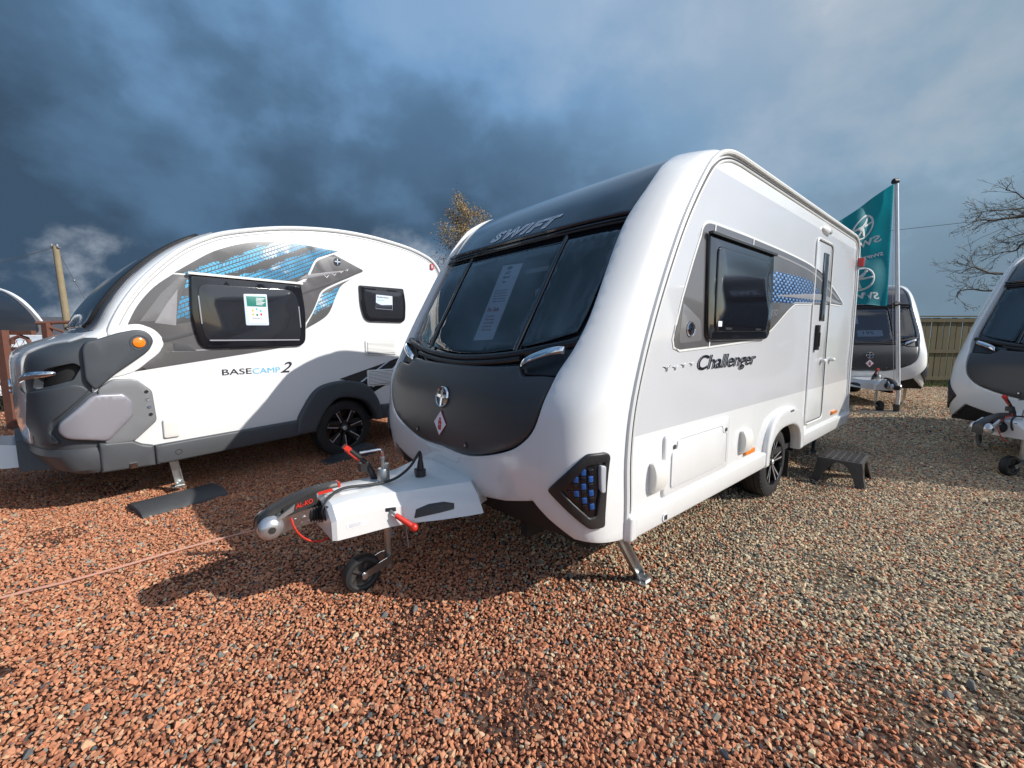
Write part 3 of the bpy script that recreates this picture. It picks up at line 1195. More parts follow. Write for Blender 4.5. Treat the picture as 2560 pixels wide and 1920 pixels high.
def build_tourer():
    T = thing('touring_caravan', 'large white caravan with black front windows and grey swoosh decal, centre of the yard', 'caravan')

    # ---- white mouldings
    dark_half = [(0, .782), (.233, .774), (.434, .807), (.650, .877), (.764, .943), (.841, 1.037), (.882, 1.203), (.900, 1.31), (.934, 1.42), (.956, 1.59), (.946, 1.883), (.943, 2.1), (.953, 2.19), (.971, 2.3), (.980, 2.43), (.968, 2.577), (.90, 2.655), (.70, 2.668), (0, 2.672)]
    dh = spline(dark_half, 5)
    dark = sym(dh)
    bot = [(0, .495), (.3, .515), (.6, .575), (.82, .640), (.903, .557), (1.017, .463), (1.116, .447), (1.376, .405), (SL, .405), (SL, 2.71), (0, 2.71)]
    dpoly = np.array(dark)

    def frame_bulge(V):
        d = boundary_dist(dpoly[::3], V)
        k = np.clip((V[:, 1] - .95) / .45, 0, 1)
        top = 1 - np.clip((V[:, 1] - 2.45) / .2, 0, 1)
        side = np.clip((SL - np.abs(V[:, 0])) / .25, 0, 1)
        return .034 * np.exp(-(d / .12) ** 2) * k * top * side
    patch('front_moulding', sym(bot), SF, 'gelcoat_white', T, h=.004, r=.006, depth=.07, grid=.045, step=.028, holes=[dark], flip=-1, hfun=frame_bulge, sharp=50)

    low = [(0, .41), (.6, .43), (1.02, .455), (.90, .575), (.82, .66), (.6, .6), (0, .52)]

    def SFB(s, q):
        p = SF(s, q)
        p[..., 0] += .035
        return p
    patch('lower_valance', sym(low[:3] + low[3:]), SFB, 'black_matte', T, h=0, r=.003, depth=.02, grid=.08, flip=-1)
    # step moulded in the nose under the locker
    patch('grab_recess', rounded([(-.17, .70), (.16, .70), (.22, .762), (-.23, .762)], .03), SF, 'gelcoat_white', T, h=.012, r=.010, depth=.02, grid=.05, step=.02, flip=-1)

    # side walls with the wheel opening
    trim = [(-2.465, .40), (-2.468, .62), (-2.478, .85), (-2.450, 1.11), (-2.355, 1.42), (-2.213, 1.75), (-2.04, 2.08), (-1.895, 2.30), (-1.735, 2.50), (-1.64, 2.585), (-1.54, 2.640), (-1.41, 2.676), (-1.25, 2.687)]
    trim_s = spline(trim, 4)
    rear = [(2.02, 2.676), (2.14, 2.665), (2.235, 2.62), (2.288, 2.53), (2.305, 2.30), (2.345, 1.78), (2.392, .85), (2.47, .52), (2.47, .44), (2.30, .40)]

    def arch(hw, top, z0, n=22, e=2.6):
        o = []
        for k in range(n + 1):
            a = math.pi * k / n
            c, s_ = math.cos(a), math.sin(a)
            o.append((hw * math.copysign(abs(c) ** (2 / e), c), z0 + (top - z0) * abs(s_) ** (2 / e)))
        return o
    wall = trim_s + spline(rear[:-1], 3) + [rear[-1]] + arch(.415, .69, .40)
    for mir in (False, True):
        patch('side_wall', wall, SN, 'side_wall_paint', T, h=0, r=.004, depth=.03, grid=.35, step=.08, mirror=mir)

    # roof and rear, lofted across the width
    us = np.sin(np.linspace(-math.pi / 2, math.pi / 2, 29)) * SL
    row0 = SF(us, np.full_like(us, 2.71))
    Y = row0[:, 1]
    crown = (1 - np.abs(Y / HW) ** 3)
    rows = [row0]
    for x, z, cr in [(-1.1, 2.692, .030), (-.6, 2.69, .034), (.5, 2.685, .034), (1.6, 2.68, .030), (2.0, 2.676, .022)]:
        rows.append(np.c_[np.full_like(Y, x), Y, z + cr * crown])
    rb = MB()

    def sheet(mb, rows):
        n = len(rows[0])
        for r_ in rows:
            mb.v += [tuple(p) for p in r_]
        for i in range(len(rows) - 1):
            for k in range(n - 1):
                mb.f.append((i * n + k, (i + 1) * n + k, (i + 1) * n + k + 1, i * n + k + 1))
    sheet(rb, rows)
    rb.build('roof', 'gelcoat_white', T, sharp=60, fixn=False)
    rr = [rows[-1]]
    for x, z, b in [(2.14, 2.665, .03), (2.235, 2.62, .05), (2.288, 2.53, .07), (2.305, 2.30, .09), (2.345, 1.78, .10), (2.392, .85, .10), (2.47, .52, .08), (2.47, .42, .06)]:
        rr.append(np.c_[x + b * (1 - np.abs(Y / HW) ** 4), Y, np.full_like(Y, z + (.02 * crown if z > 2.6 else 0))])
    qb = MB()
    sheet(qb, rr)
    qb.build('rear_panel', 'gelcoat_white', T, sharp=60, fixn=False)
    fl = MB()
    fl.box((-.2, 0, .43), (5.0, 2.12, .05))
    for y in (-.55, .55):
        fl.box((-.4, y, .35), (4.6, .06, .13))
    fl.cyl((0, -.9, .325), (0, .9, .325), .035, 14)
    for sy in (-1, 1):
        for k in range(12):
            a0, a1 = math.pi * k / 12, math.pi * (k + 1) / 12
            p = [(.45 * math.cos(a), sy * y, .36 + .40 * math.sin(a)) for a, y in ((a0, 1.08), (a1, 1.08), (a1, .78), (a0, .78))]
            fl.add(p, [(0, 1, 2, 3)])
        fl.add([(.45 * math.cos(math.pi * k / 12), sy * .78, .36 + .40 * math.sin(math.pi * k / 12)) for k in range(13)], [tuple(range(13))])
    fl.build('chassis', 'black_matte', T, fixn=False)

    # awning rail: pale moulding with a dark joint, along front edge and roof line
    path = trim_s + [(x, z + .004) for x, z in spline(rear[:8], 4)]
    for sy in (-1, 1):
        b = MB()
        b.tube([(x - .004, sy * (HW + .006), z + .004) for x, z in path], .017, 8, flat=1.0)
        b.build('awning_rail', 'white_plastic', T)
        ctr = np.array([.0, 1.3])
        for off, rad, m_ in ((.030, .0055, 'seam'), (.046, .008, 'white_plastic')):
            ins = inset([(x, z) for x, z in path] + [(2.3, .3), (-2.46, .3)], off)
            ii = ccw([(x, z) for x, z in path] + [(2.3, .3), (-2.46, .3)])
            keep = [p for p, q in zip(ins, ii) if q[1] > .41 and (q[0] < 2.2 or q[1] > .5)]
            # inset() returns counter-clockwise order: restore path order
            keep = keep[::-1]
            b = MB()
            b.tube([(x, sy * (HW + .002), z) for x, z in keep], rad, 6)
            b.build('rail_joint' if m_ == 'seam' else 'rail_bead', m_, T)

    # ---- dark front: roof panel, lips, window surround, panes, locker
    up = [p for p in dh if p[1] > 2.205]
    top_half = [(0, 2.205), (.5, 2.205), (.94, 2.205)] + up
    patch('roof_panel', sym(top_half), SF, 'roof_panel_dark', T, h=.004, r=.006, depth=.05, grid=.05, step=.02, flip=-1)
    for q, hh, rr_, m_ in ((2.196, .006, .016, 'roof_panel_dark'), (2.165, .0, .011, 'black_gloss'), (2.142, .004, .007, 'black_plastic')):
        b = MB()
        b.tube([fpt(s, q, hh) for s in np.linspace(-.95, .95, 40)], rr_, 8)
        b.build('window_lip', m_, T)
    ring = [p for p in dh if 1.27 < p[1] < 2.23]
    sur_half = [(0, 1.27), (.5, 1.27)] + [(u + .012, v) for u, v in ring] + [(.5, 2.23), (0, 2.23)]
    cw = spline([(-.500, 2.092), (0, 2.096), (.500, 2.092)], 8) + spline([(.476, 1.430), (.25, 1.404), (0, 1.394), (-.25, 1.404), (-.476, 1.430)], 6)
    sw = rounded([(.528, 2.108), (.928, 2.108), (.905, 1.60), (.875, 1.522), (.56, 1.447), (.515, 1.447)], [.02, .03, .02, .03, .02, .02])
    sw = [(.530, 2.108), (.930, 2.108), (.908, 1.62), (.890, 1.528), (.72, 1.478), (.553, 1.446), (.528, 1.46), (.520, 1.8)]
    holes = [inset(ccw(cw), .035), inset(ccw(sw), .035), inset(ccw([(-u, v) for u, v in sw]), .035)]
    patch('window_surround', sym(sur_half), SF, 'dark_gloss', T, h=-.030, r=.004, depth=.03, grid=.07, holes=holes, flip=-1)
    for o_, nm_ in ((cw, 'front_window'), (sw, 'front_window'), ([(-u, v) for u, v in sw], 'front_window')):
        g = patch(nm_, rounded(ccw(o_), .012, 2) if len(o_) < 12 else o_, SF, 'tinted_acrylic', T, h=-.008, r=.004, depth=.004, grid=.055, step=.03, flip=-1)
        oo = ccw(o_)
        patch('pane_border', oo, SF, 'black_gloss', g, h=-.0135, r=.001, depth=.004, grid=.2, step=.03, holes=[inset(oo, .026)], flip=-1)
    # pillars between the panes stand proud
    for s in (-1, 1):
        b = MB()
        b.tube([fpt(s * u, v, -.006) for u, v in spline([(.515, 2.135), (.514, 1.9), (.506, 1.65), (.496, 1.42)], 5)], .014, 8, flat=.7)
        b.build('window_pillar', 'black_gloss', T)
    lock = [(0, .792), (.233, .784), (.434, .817), (.645, .886), (.757, .951), (.832, 1.043), (.872, 1.203), (.890, 1.292)]
    lock_half = spline(lock, 5) + [(.80, 1.292), (.668, 1.284), (.640, 1.300), (.604, 1.338), (.42, 1.323), (.2, 1.318), (0, 1.318)]
    L = patch('gas_locker_lid', sym(lock_half), SF, 'locker_grey', T, h=.016, r=.018, depth=.05, grid=.05, step=.025, flip=-1)
    # moulded sill between glass and locker
    b = MB()
    for k, (dq, hh, rr_) in enumerate(((.0, .0, .024), (-.035, .008, .016))):
        pts = spline([(-.93, 1.470), (-.72, 1.43), (-.5, 1.392), (-.25, 1.368), (0, 1.358), (.25, 1.368), (.5, 1.392), (.72, 1.43), (.93, 1.470)], 5)
        if k:
            pts = [p for p in pts if abs(p[0]) < .62]
        b.tube([fpt(s, q + dq, hh) for s, q in pts], rr_, 8)
    b.build('window_sill', 'black_plastic', T)
    for s in (-1, 1):
        pod = patch('handle_recess', rounded([(s * .615, 1.345), (s * .655, 1.296), (s * .893, 1.300), (s * .925, 1.43), (s * .93, 1.47), (s * .75, 1.42)], .02), SF, 'black_plastic', T, h=-.006, r=.006, depth=.03, grid=.05, step=.02, flip=-1)
        b = MB()
        pts = spline([(.636, 1.322, .006), (.648, 1.334, .040), (.69, 1.352, .056), (.76, 1.378, .062), (.83, 1.402, .058), (.872, 1.418, .034), (.882, 1.422, .006)], 4)
        rings = []
        for i, (u, v, h_) in enumerate(pts):
            k = .55 + .45 * math.sin(math.pi * i / (len(pts) - 1)) ** .6
            rings.append([fpt(s * u, v + .020 * k, h_ - .004), fpt(s * u, v + .008 * k, h_ + .006), fpt(s * u, v - .012 * k, h_ + .004), fpt(s * u, v - .024 * k, h_ - .006), fpt(s * u, v, h_ - .014)])
        b.loft(rings)
        b.build('grab_handle', 'chrome', T, sharp=50)
    # emblem, gas diamond, screws
    def fmat(s, q, h):
        n = Vector(surf_normals(SF, np.array([[s, q]], float), flip=-1)[0])
        return axis_matrix(fpt(s, q, h), n, (0, -1, 0))
    emblem(T, fmat(0, 1.105, .018), .068)
    M = fmat(-.003, .936, .018)
    d = MB()
    d.prism([(0, -.085), (.078, 0), (0, .085), (-.078, 0)], 0, .002, M)
    dm = d.build('gas_diamond', 'red_print', T)
    d = MB()
    d.prism([(0, -.079), (.072, 0), (0, .079), (-.072, 0)], .001, .0028, M)
    d.build('diamond_face', 'paper', dm)
    d = MB()
    d.prism(rounded([(-.020, -.045), (.020, -.045), (.020, .018), (-.020, .018)], .012), .002, .0036, M)
    d.prism([(-.012, .020), (.012, .020), (.012, .036), (-.012, .036)], .002, .0036, M)
    d.build('gas_bottle_symbol', 'red_print', dm)
    v_, f_ = text_data('LPG', 0, .01)
    d = MB()
    d.add([((x - .95) * .014, (y - 1.3) * .014 + .004, .0042) for x, y, _ in v_], f_, M)
    d.build('diamond_lettering', 'paper', dm, fixn=False)
    for s in (-.30, .30):
        M = fmat(s, .848, .014)
        d = MB()
        d.lathe([(.020, 0), (.020, .006), (.014, .009), (.0005, .009)], M, 18)
        sc = d.build('locker_lock', 'black_plastic', T)
        d = MB()
        d.lathe([(.009, .009), (.009, .0105), (.0005, .0105)], M, 14)
        d.build('lock_barrel', 'satin_steel', sc)
    # maker's name on the roof panel, outlined letters
    lettering('letter_outline', 'SWIFT', SF, (.350, 2.238), 'letter_edge', T, width=.70, height=.074, shear=.38, offset=.052, spacing=1.18, h=.008, flip=-1, udir=-1, ref=0.0)
    lettering('letter_fill', 'SWIFT', SF, (.350, 2.238), 'roof_panel_dark', T, width=.70, height=.074, shear=.38, offset=-.030, spacing=1.18, h=.011, flip=-1, udir=-1, ref=0.0)

    # ---- corner lamp pods
    for s in (-1, 1):
        f = -1
        po = [(.925, .733), (1.112, .930), (1.215, .928), (1.243, .905), (1.195, .535), (1.110, .538)]
        po = rounded([(s * u, v) for u, v in po], [.02, .02, .02, .02, .02, .02], 4)
        inn = [(s * u, v) for u, v in [(1.000, .738), (1.118, .872), (1.205, .876), (1.150, .606), (1.118, .600)]]
        pd = patch('lamp_pod', po, SF, 'black_plastic', T, h=.022, r=.008, depth=.04, grid=.03, step=.015, holes=[inn], flip=-1)
        patch('pod_bed', inset(ccw(inn), -.008), SF, 'black_gloss', pd, h=.009, r=.001, depth=.004, grid=.04, step=.02, flip=-1)
        for i in range(6):
            for j in range(9):
                u = 1.033 + .0335 * i
                v = .947 - .036 * j
                if not inside(inset(ccw(inn), .006), np.array([[s * u, v]]))[0]:
                    continue
                if u > 1.165 and v > .70:
                    continue
                patch('scale', rect(s * u - .0115, s * u + .0115, v - .015, v + .015, .004, 2), SF, 'blue_scale' if (i + j) % 2 == 1 else 'black_gloss', pd, h=.018, r=.004, depth=.010, grid=.1, step=.05, flip=-1, rings=2)
        patch('marker_lamp', rounded([(s * 1.176, .868), (s * 1.212, .862), (s * 1.206, .722), (s * 1.178, .724)], .016), SF, 'clear_lamp', pd, h=.027, r=.007, depth=.02, grid=.04, step=.015, flip=-1)

    # ---- near side: window, decal, door, flaps
    de = spline([(-1.764, 2.104), (-1.738, 2.165), (-1.682, 2.194), (-1.587, 2.201)], 3)[:-1] + spline([(-1.587, 2.201), (-.957, 2.203), (-.052, 2.188), (.602, 2.150), (1.2, 2.040), (1.747, 1.880)], 4) + [(1.70, 1.858)] + spline([(1.60, 1.855), (1.10, 1.848), (.15, 1.80), (.041, 1.786), (-.15, 1.715), (-.457, 1.573), (-.71, 1.482)], 3) + [(-1.606, 1.438), (-1.97, 1.424), (-2.032, 1.442), (-2.046, 1.485), (-1.955, 1.724), (-1.846, 1.948)]
    # pale raised edge round the decal
    ed = inset(ccw(de), -.016)
    patch('decal_edge', ed, SN, 'white_plastic', T, h=.0045, r=.003, depth=.005, grid=.5, step=.1, holes=[inset(ccw(de), .004)])
    D = patch('side_decal', de, SN, 'decal_grey', T, h=.007, r=.001, depth=.004, grid=.5, step=.1)
    top_line = spline([(-1.62, 2.162), (-.957, 2.164), (-.052, 2.146), (.60, 2.104), (1.2, 1.99), (1.55, 1.915)], 5)
    low_line = spline([(1.50, 1.905), (1.2, 1.968), (.60, 2.085), (-.052, 2.130), (-.957, 2.150), (-1.62, 2.150)], 5)
    patch('decal_highlight', top_line + low_line, SN, 'decal_light', D, h=.0085, r=.0005, depth=.002, grid=.6, step=.12)
    patch('dotted_print', spline([(-.56, 1.775), (.20, 1.800), (.80, 1.838), (.86, 1.86)], 3) + spline([(.80, 1.93), (.56, 2.015), (.2, 2.035), (-.48, 2.022), (-.56, 2.0)], 3), SN, 'blue_dot_print', D, h=.0086, r=.0003, depth=.002, grid=.6, step=.12)
    patch('blade_print', spline([(-.42, 1.838), (.466, 1.905), (.88, 1.925), (1.25, 1.905), (1.70, 1.872)], 4) + spline([(1.60, 1.864), (1.0, 1.866), (.483, 1.856), (-.42, 1.830)], 4), SN, 'decal_light', D, h=.0100, r=.0003, depth=.002, grid=.6, step=.12)
    patch('blade_print', [(-.05, 1.79), (.10, 1.808), (1.05, 1.850), (1.15, 1.845), (.9, 1.838)], SN, 'grey_trim', D, h=.0092, r=.0003, depth=.002, grid=.6, step=.12)
    patch('carbon_print', rounded([(-1.99, 1.46), (-1.70, 1.475), (-1.73, 1.60), (-1.96, 1.70)], .03), SN, 'decal_mid', D, h=.0082, r=.0003, depth=.002, grid=.6, step=.12)
    for x, z0, z1 in ((-1.60, 2.14, 2.201), (-.98, 2.13, 2.203), (-1.60, 1.438, 1.475)):
        patch('decal_line', [(x - .006, z0), (x + .006, z0), (x + .012, z1), (x, z1)], SN, 'paper', D, h=.0105, r=.0003, depth=.002, grid=.6)
    emblem(T, axis_matrix((-1.86, -HW - .009, 1.545), (0, -1, 0), (1, 0, 0)), .045)
    lettering('number_lettering', '430', SN, (-.555, 1.662), 'silver_paint', T, width=.17, height=.05, shear=.2, offset=.01, h=.010, tilt=.06, extr=.003)
    lettering('name_shadow', 'Challenger', SN, (-1.735, 1.290), 'decal_black', T, width=.96, height=.092, shear=.26, offset=.017, h=.004, ref=.012, extr=.003)
    lettering('name_lettering', 'Challenger', SN, (-1.735, 1.290), 'chrome', T, width=.96, height=.092, shear=.26, offset=.002, h=.0075, ref=.012, extr=.003)
    for k, (x, z, w_) in enumerate(((-2.105, 1.318, .042), (-2.010, 1.316, .032), (-1.912, 1.326, .032), (-1.812, 1.330, .027))):
        p = [(-1, .30), (-.25, .02), (-.12, -.42), (.1, -.38), (.2, .05), (1, .42), (.3, .28), (0, .1), (-.35, .2)]
        patch('bird_mark', [(x + a * w_, z + c * w_) for a, c in p], SN, 'satin_steel', T, h=.005, r=.0005, depth=.004, grid=.5)

    wo = rounded([(-1.705, 2.125), (-.606, 2.130), (-.566, 1.80), (-.590, 1.478), (-1.672, 1.472)], [.02, .02, .3, .10, .08], 6)
    wf = patch('side_window', wo, SN, 'black_gloss', T, h=.030, r=.012, depth=.035, grid=.3, step=.05)
    pane = rounded([(-1.600, 2.068), (-.690, 2.068), (-.640, 1.80), (-.660, 1.535), (-1.590, 1.528)], [.05, .06, .3, .09, .07], 6)
    patch('pane', pane, SN, 'black_gloss', wf, h=.040, r=.009, depth=.012, grid=.3, step=.05)
    b = MB()
    b.box((-1.15, -HW - .034, 2.132), (1.12, .03, .016))
    b.build('hinge_rail', 'black_plastic', wf)
    for x in (-1.40, -.88):
        b = MB()
        b.box((x, -HW - .040, 1.553), (.10, .008, .014))
        b.build('window_catch', 'black_plastic', wf)
    patch('sticker', rect(-1.555, -1.50, 1.565, 1.60, .003), SN, 'letter_edge', wf, h=.0405, r=.0003, depth=.001, grid=.5)

    do = rounded([(.640, .625), (1.215, .622), (1.150, 2.434), (.590, 2.430)], [.07, .07, .09, .06], 6)
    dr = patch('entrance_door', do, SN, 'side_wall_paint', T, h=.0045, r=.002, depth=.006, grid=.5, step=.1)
    for off, rad, m_ in ((0.0, .006, 'seam'), (-.016, .011, 'white_plastic')):
        b = MB()
        q = inset(ccw(do), off)
        b.tube([(x, -HW - .005, z) for x, z in q + q[:1]], rad, 6, cap=False)
        b.build('door_seal' if m_ == 'seam' else 'door_frame', m_, dr)
    patch('door_window', rounded([(.840, 1.66), (1.03, 1.66), (1.025, 2.340), (.835, 2.338)], .02), SN, 'black_gloss', dr, h=.012, r=.004, depth=.01, grid=.5, step=.1)
    b = MB()
    b.box((.765, -HW - .020, 1.49), (.055, .035, .25))
    b.box((.765, -HW - .040, 1.47), (.03, .012, .14))
    b.build('door_handle', 'black_plastic', dr)
    for x in (1.03, 1.385):
        b = MB()
        b.cyl((x, -HW, 1.247), (x, -HW - .030, 1.247), .020, 14)
        b.sphere((x + .012, -HW - .038, 1.247), .026, 12, 8, (1.3, .6, .8))
        b.build('door_retainer', 'white_plastic', T)
    b = MB()
    b.sphere((.85, -HW, 2.553), .10, 18, 10, (1.4, .35, .42))
    al = b.build('awning_light', 'white_plastic', T)
    b = MB()
    b.sphere((.92, -HW - .022, 2.545), .05, 14, 8, (1.1, .35, .5))
    b.build('light_lens', 'clear_lamp', al)

    # service hatch
    ho = rounded([(-2.112, .545), (-1.222, .552), (-1.222, .928), (-2.112, .925)], .035, 5)
    ht = patch('locker_hatch', ho, SN, 'gelcoat_white', T, h=.016, r=.010, depth=.02, grid=.4, step=.06)
    hi_ = rounded([(-2.03, .595), (-1.270, .600), (-1.270, .812), (-1.335, .822), (-1.345, .872), (-1.965, .872), (-1.975, .82), (-2.03, .80)], .02, 4)
    patch('hatch_panel', hi_, SN, 'gelcoat_white', ht, h=.020, r=.004, depth=.01, grid=.4, step=.06)
    for pl in (ho, hi_):
        b = MB()
        q = inset(ccw(pl), .010 if pl is ho else -.006)
        b.tube([(x, -HW - (.0135 if pl is ho else .0165), z) for x, z in q + q[:1]], .003, 5, cap=False)
        b.build('hatch_joint', 'grey_trim', ht)
    for x, z in ((-2.005, .842), (-1.283, .843)):
        b = MB()
        b.lathe([(.014, 0), (.014, .004), (.0005, .004)], axis_matrix((x, -HW - .018, z), (0, -1, 0)), 14)
        b.build('hatch_lock', 'seam', ht)

    def flap(x0, x1, z0, z1, name):
        b = MB()
        n = 8
        rings = []
        for x in (x0, x0 + .008, x1 - .008, x1):
            e = .006 if x in (x0, x1) else 0
            prof = [(0.0, z0 + e)] + [(.052 * math.sin(math.pi * (k + .9) / (n + 1.8)) ** .45 - e * .6, z0 + e + (z1 - z0 - 2 * e) * k / n) for k in range(n + 1)] + [(0.0, z1 - e)]
            rings.append([(x, -HW - d_, z) for d_, z in prof])
        b.loft(rings)
        return b.build(name, 'warm_white_plastic', T, sharp=40)
    flap(-2.248, -2.122, .612, .786, 'mains_socket_flap')
    flap(-.985, -.842, .615, .785, 'water_inlet_flap')
    for x0, x1, z in ((-.893, -.718, .596), (1.650, 1.842, .610)):
        b = MB()
        b.box(((x0 + x1) / 2, -HW - .010, z), (x1 - x0, .022, .034))
        mk = b.build('side_marker', 'orange_lamp', T)
    for mir in (1, -1):
        b = MB()
        b.box((2.30, -mir * (HW + .03), 2.40), (.06, .07, .10))
        b.build('rear_marker', 'red_lamp', T)
    patch('sticker', rect(.545, .60, .555, .625, .003), SN, 'print_grey', T, h=.002, r=.0003, depth=.001, grid=.5)
    patch('sticker', rect(.61, .70, .555, .59, .003), SN, 'letter_edge', T, h=.002, r=.0003, depth=.001, grid=.5)
    # skirts
    for mir in (False, True):
        for x0, x1 in ((-2.470, -.480), (.470, 2.485)):
            sk = patch('side_skirt', [(x0, .397), (x1 - (.16 if x1 > 2 else 0), .397), (x1, .490), (x1, .533), (x0, .533)], SN, 'gelcoat_white', T, h=.034, r=.018, depth=.045, grid=.5, step=.08, mirror=mir, sharp=70)
        patch('skirt_end_cap', rounded([(-2.478, .392), (-2.405, .392), (-2.405, .540), (-2.478, .540)], .02), SN, 'gelcoat_white', T, h=.042, r=.02, depth=.06, grid=.2, step=.03, mirror=mir, sharp=70)
        oa, ia = arch(.505, .858, .397, 26), arch(.418, .690, .397, 26)
        tr = oa + ia[::-1]
        patch('wheel_arch', tr, SN, 'gelcoat_white', T, h=.045, r=.022, depth=.07, grid=.07, step=.035, mirror=mir, sharp=75)
    b = MB()
    b.lathe([(.026, 0), (.026, .006), (.018, .008), (.0005, .004)], axis_matrix((-2.12, -HW - .033, .440), (0, -1, 0)), 20)
    sp_ = b.build('jack_point', 'white_plastic', T)
    b = MB()
    b.box((-2.126, -HW - .042, .44), (.008, .004, .030))
    b.box((-2.108, -HW - .042, .44), (.008, .004, .030))
    b.build('jack_slots', 'seam', sp_)
    patch('arch_slot', rect(.02, .12, .815, .832, .006), SN, 'seam', T, h=.0465, r=.001, depth=.002, grid=.5)

    # ---- running gear
    wheel(T, (0, -.960, .328), .328, .20, .212, 'twin', -1, .25)
    wheel(T, (0, .960, .328), .328, .20, .212, 'twin', 1, .6)
    b = MB()
    b.box((.345, -.98, .25), (.012, .20, .26))
    b.build('mud_flap', 'rubber', T)
    steady(T, (-2.36, -.97, .40), (-2.153, -1.045, .010))
    steady(T, (-2.36, .97, .40), (-2.153, 1.045, .010))
    steady(T, (2.25, -.85, .40), (2.0, -.90, .010))

    # ---- A-frame cover
    def ring_(x, wb, zb, wm, zm, wt, zt):
        return [(x, -wb, zb), (x, -wm, zm), (x, -wt, zt), (x, -wt * .6, zt + .012), (x, 0, zt + .016), (x, wt * .6, zt + .012), (x, wt, zt), (x, wm, zm), (x, wb, zb)]
    st = [(-3.712, .195, .452, .190, .545, .125, .600), (-3.690, .208, .450, .204, .560, .145, .618), (-3.60, .212, .447, .206, .565, .150, .628), (-3.42, .222, .445, .214, .555, .165, .622), (-3.30, .262, .447, .240, .545, .185, .612), (-3.15, .345, .452, .305, .545, .235, .615), (-3.00, .425, .462, .370, .555, .300, .622), (-2.935, .455, .468, .400, .562, .325, .626), (-2.90, .36, .475, .34, .565, .30, .628), (-2.74, .30, .48, .30, .57, .28, .63)]
    rings = []
    for i in range(len(st) - 1):
        for k in range(3):
            t = k / 3
            rings.append(ring_(*[st[i][j] * (1 - t) + st[i + 1][j] * t for j in range(7)]))
    rings.append(ring_(*st[-1]))
    b = MB()
    b.loft(rings)
    A = b.build('a_frame_cover', 'gelcoat_white', T, sharp=28)

    def on_side(x, k):      # point on the flank of the cover: k 0 lower edge .. 1 shoulder
        xs_ = [q[0] for q in st]
        wb, zb, wm, zm = (np.interp(x, xs_, [q[j] for q in st]) for j in (1, 2, 3, 4))
        return wb + (wm - wb) * k, zb + (zm - zb) * k

    def SA(sgn):
        def f(x, k):
            w_, z_ = on_side(np.asarray(x), np.asarray(k))
            return np.stack([np.asarray(x) + 0 * w_, sgn * w_, z_], -1)
        return f
    for sgn in (-1, 1):
        patch('cover_opening', rounded([(-3.285, .25), (-3.270, .74), (-3.20, .97), (-3.125, .99), (-3.070, .80), (-3.078, .48)], .02), SA(sgn), 'black_plastic', A, h=.002, r=.001, depth=.004, grid=.3, step=.05, flip=1 if sgn < 0 else -1)
    patch('slot', rounded([(-3.432, .82), (-3.375, .78), (-3.375, 1.0), (-3.432, 1.0)], .01), SA(-1), 'black_matte', A, h=.002, r=.0005, depth=.003, grid=.3)
    patch('notice', rect(-3.640, -3.545, .42, .66, .0), SA(-1), 'paper', A, h=.001, r=.0002, depth=.001, grid=.3)
    for k in range(5):
        patch('notice_print', rect(-3.632, -3.56 + .01 * ((k * 7) % 3 - 1), .60 - k * .038, .615 - k * .038, 0, 1), SA(-1), 'print_grey', A, h=.0015, r=.0001, depth=.0005, grid=.5)
    b = MB()
    b.tube([(-3.410, -.19, .545), (-3.400, -.235, .530), (-3.380, -.262, .508)], .008, 8)
    lv = b.build('release_lever', 'galvanised', T)
    b = MB()
    b.tube([(-3.390, -.250, .517), (-3.330, -.300, .462), (-3.318, -.310, .450)], [.014, .016, .016], 12)
    b.sphere((-3.313, -.314, .446), .024, 14, 10)
    b.build('lever_grip', 'red_plastic', lv)
    # jockey wheel
    b = MB()
    b.cyl((-3.330, 0, .50), (-3.330, 0, .085), .024, 20)
    b.cyl((-3.330, 0, .74), (-3.330, 0, .50), .020, 16)
    J = b.build('jockey_leg', 'galvanised', T)
    b = MB()
    b.lathe([(.034, .0), (.036, .004), (.036, .105), (.030, .115), (.012, .118), (.012, .165), (.015, .168), (.015, .182), (.010, .186), (.0005, .186)], Matrix.Translation((-3.345, 0, .600)), 22)
    b.build('jockey_clamp', 'galvanised', J)
    b = MB()
    b.tube([(-3.345, 0, .77), (-3.345, 0, .812), (-3.350, 0, .826), (-3.366, .002, .832), (-3.462, .02, .826), (-3.475, .022, .826)], .0075, 10)
    b.build('winding_handle', 'chrome', J)
    JW = bpy.data.objects.new('jockey_wheel', None)
    put(JW, T)
    M = axis_matrix((-3.500, 0, .110), (0, -1, 0), (1, 0, 0))
    b = MB()
    b.lathe([(.072, -.030), (.085, -.036), (.103, -.032), (.112, -.018), (.114, 0), (.112, .018), (.103, .032), (.085, .036), (.072, .030)], M, 48)
    b.build('tyre', 'rubber', JW)
    b = MB()
    b.lathe([(.074, .026), (.070, .016), (.058, .010), (.028, .012), (.026, .030), (.0005, .030)], M, 36)
    b.lathe([(.0005, -.030), (.026, -.030), (.028, -.012), (.058, -.010), (.070, -.016), (.074, -.026)], M, 36)
    for k in range(5):
        a = k * 2 * math.pi / 5
        b.add([(.026 * math.cos(a) - .008 * math.sin(a), .026 * math.sin(a) + .008 * math.cos(a), .024), (.026 * math.cos(a) + .008 * math.sin(a), .026 * math.sin(a) - .008 * math.cos(a), .024), (.070 * math.cos(a) + .010 * math.sin(a), .070 * math.sin(a) - .010 * math.cos(a), .022), (.070 * math.cos(a) - .010 * math.sin(a), .070 * math.sin(a) + .010 * math.cos(a), .022)], [(0, 1, 2, 3)], M)
    b.build('hub', 'black_plastic', JW)
    b = MB()
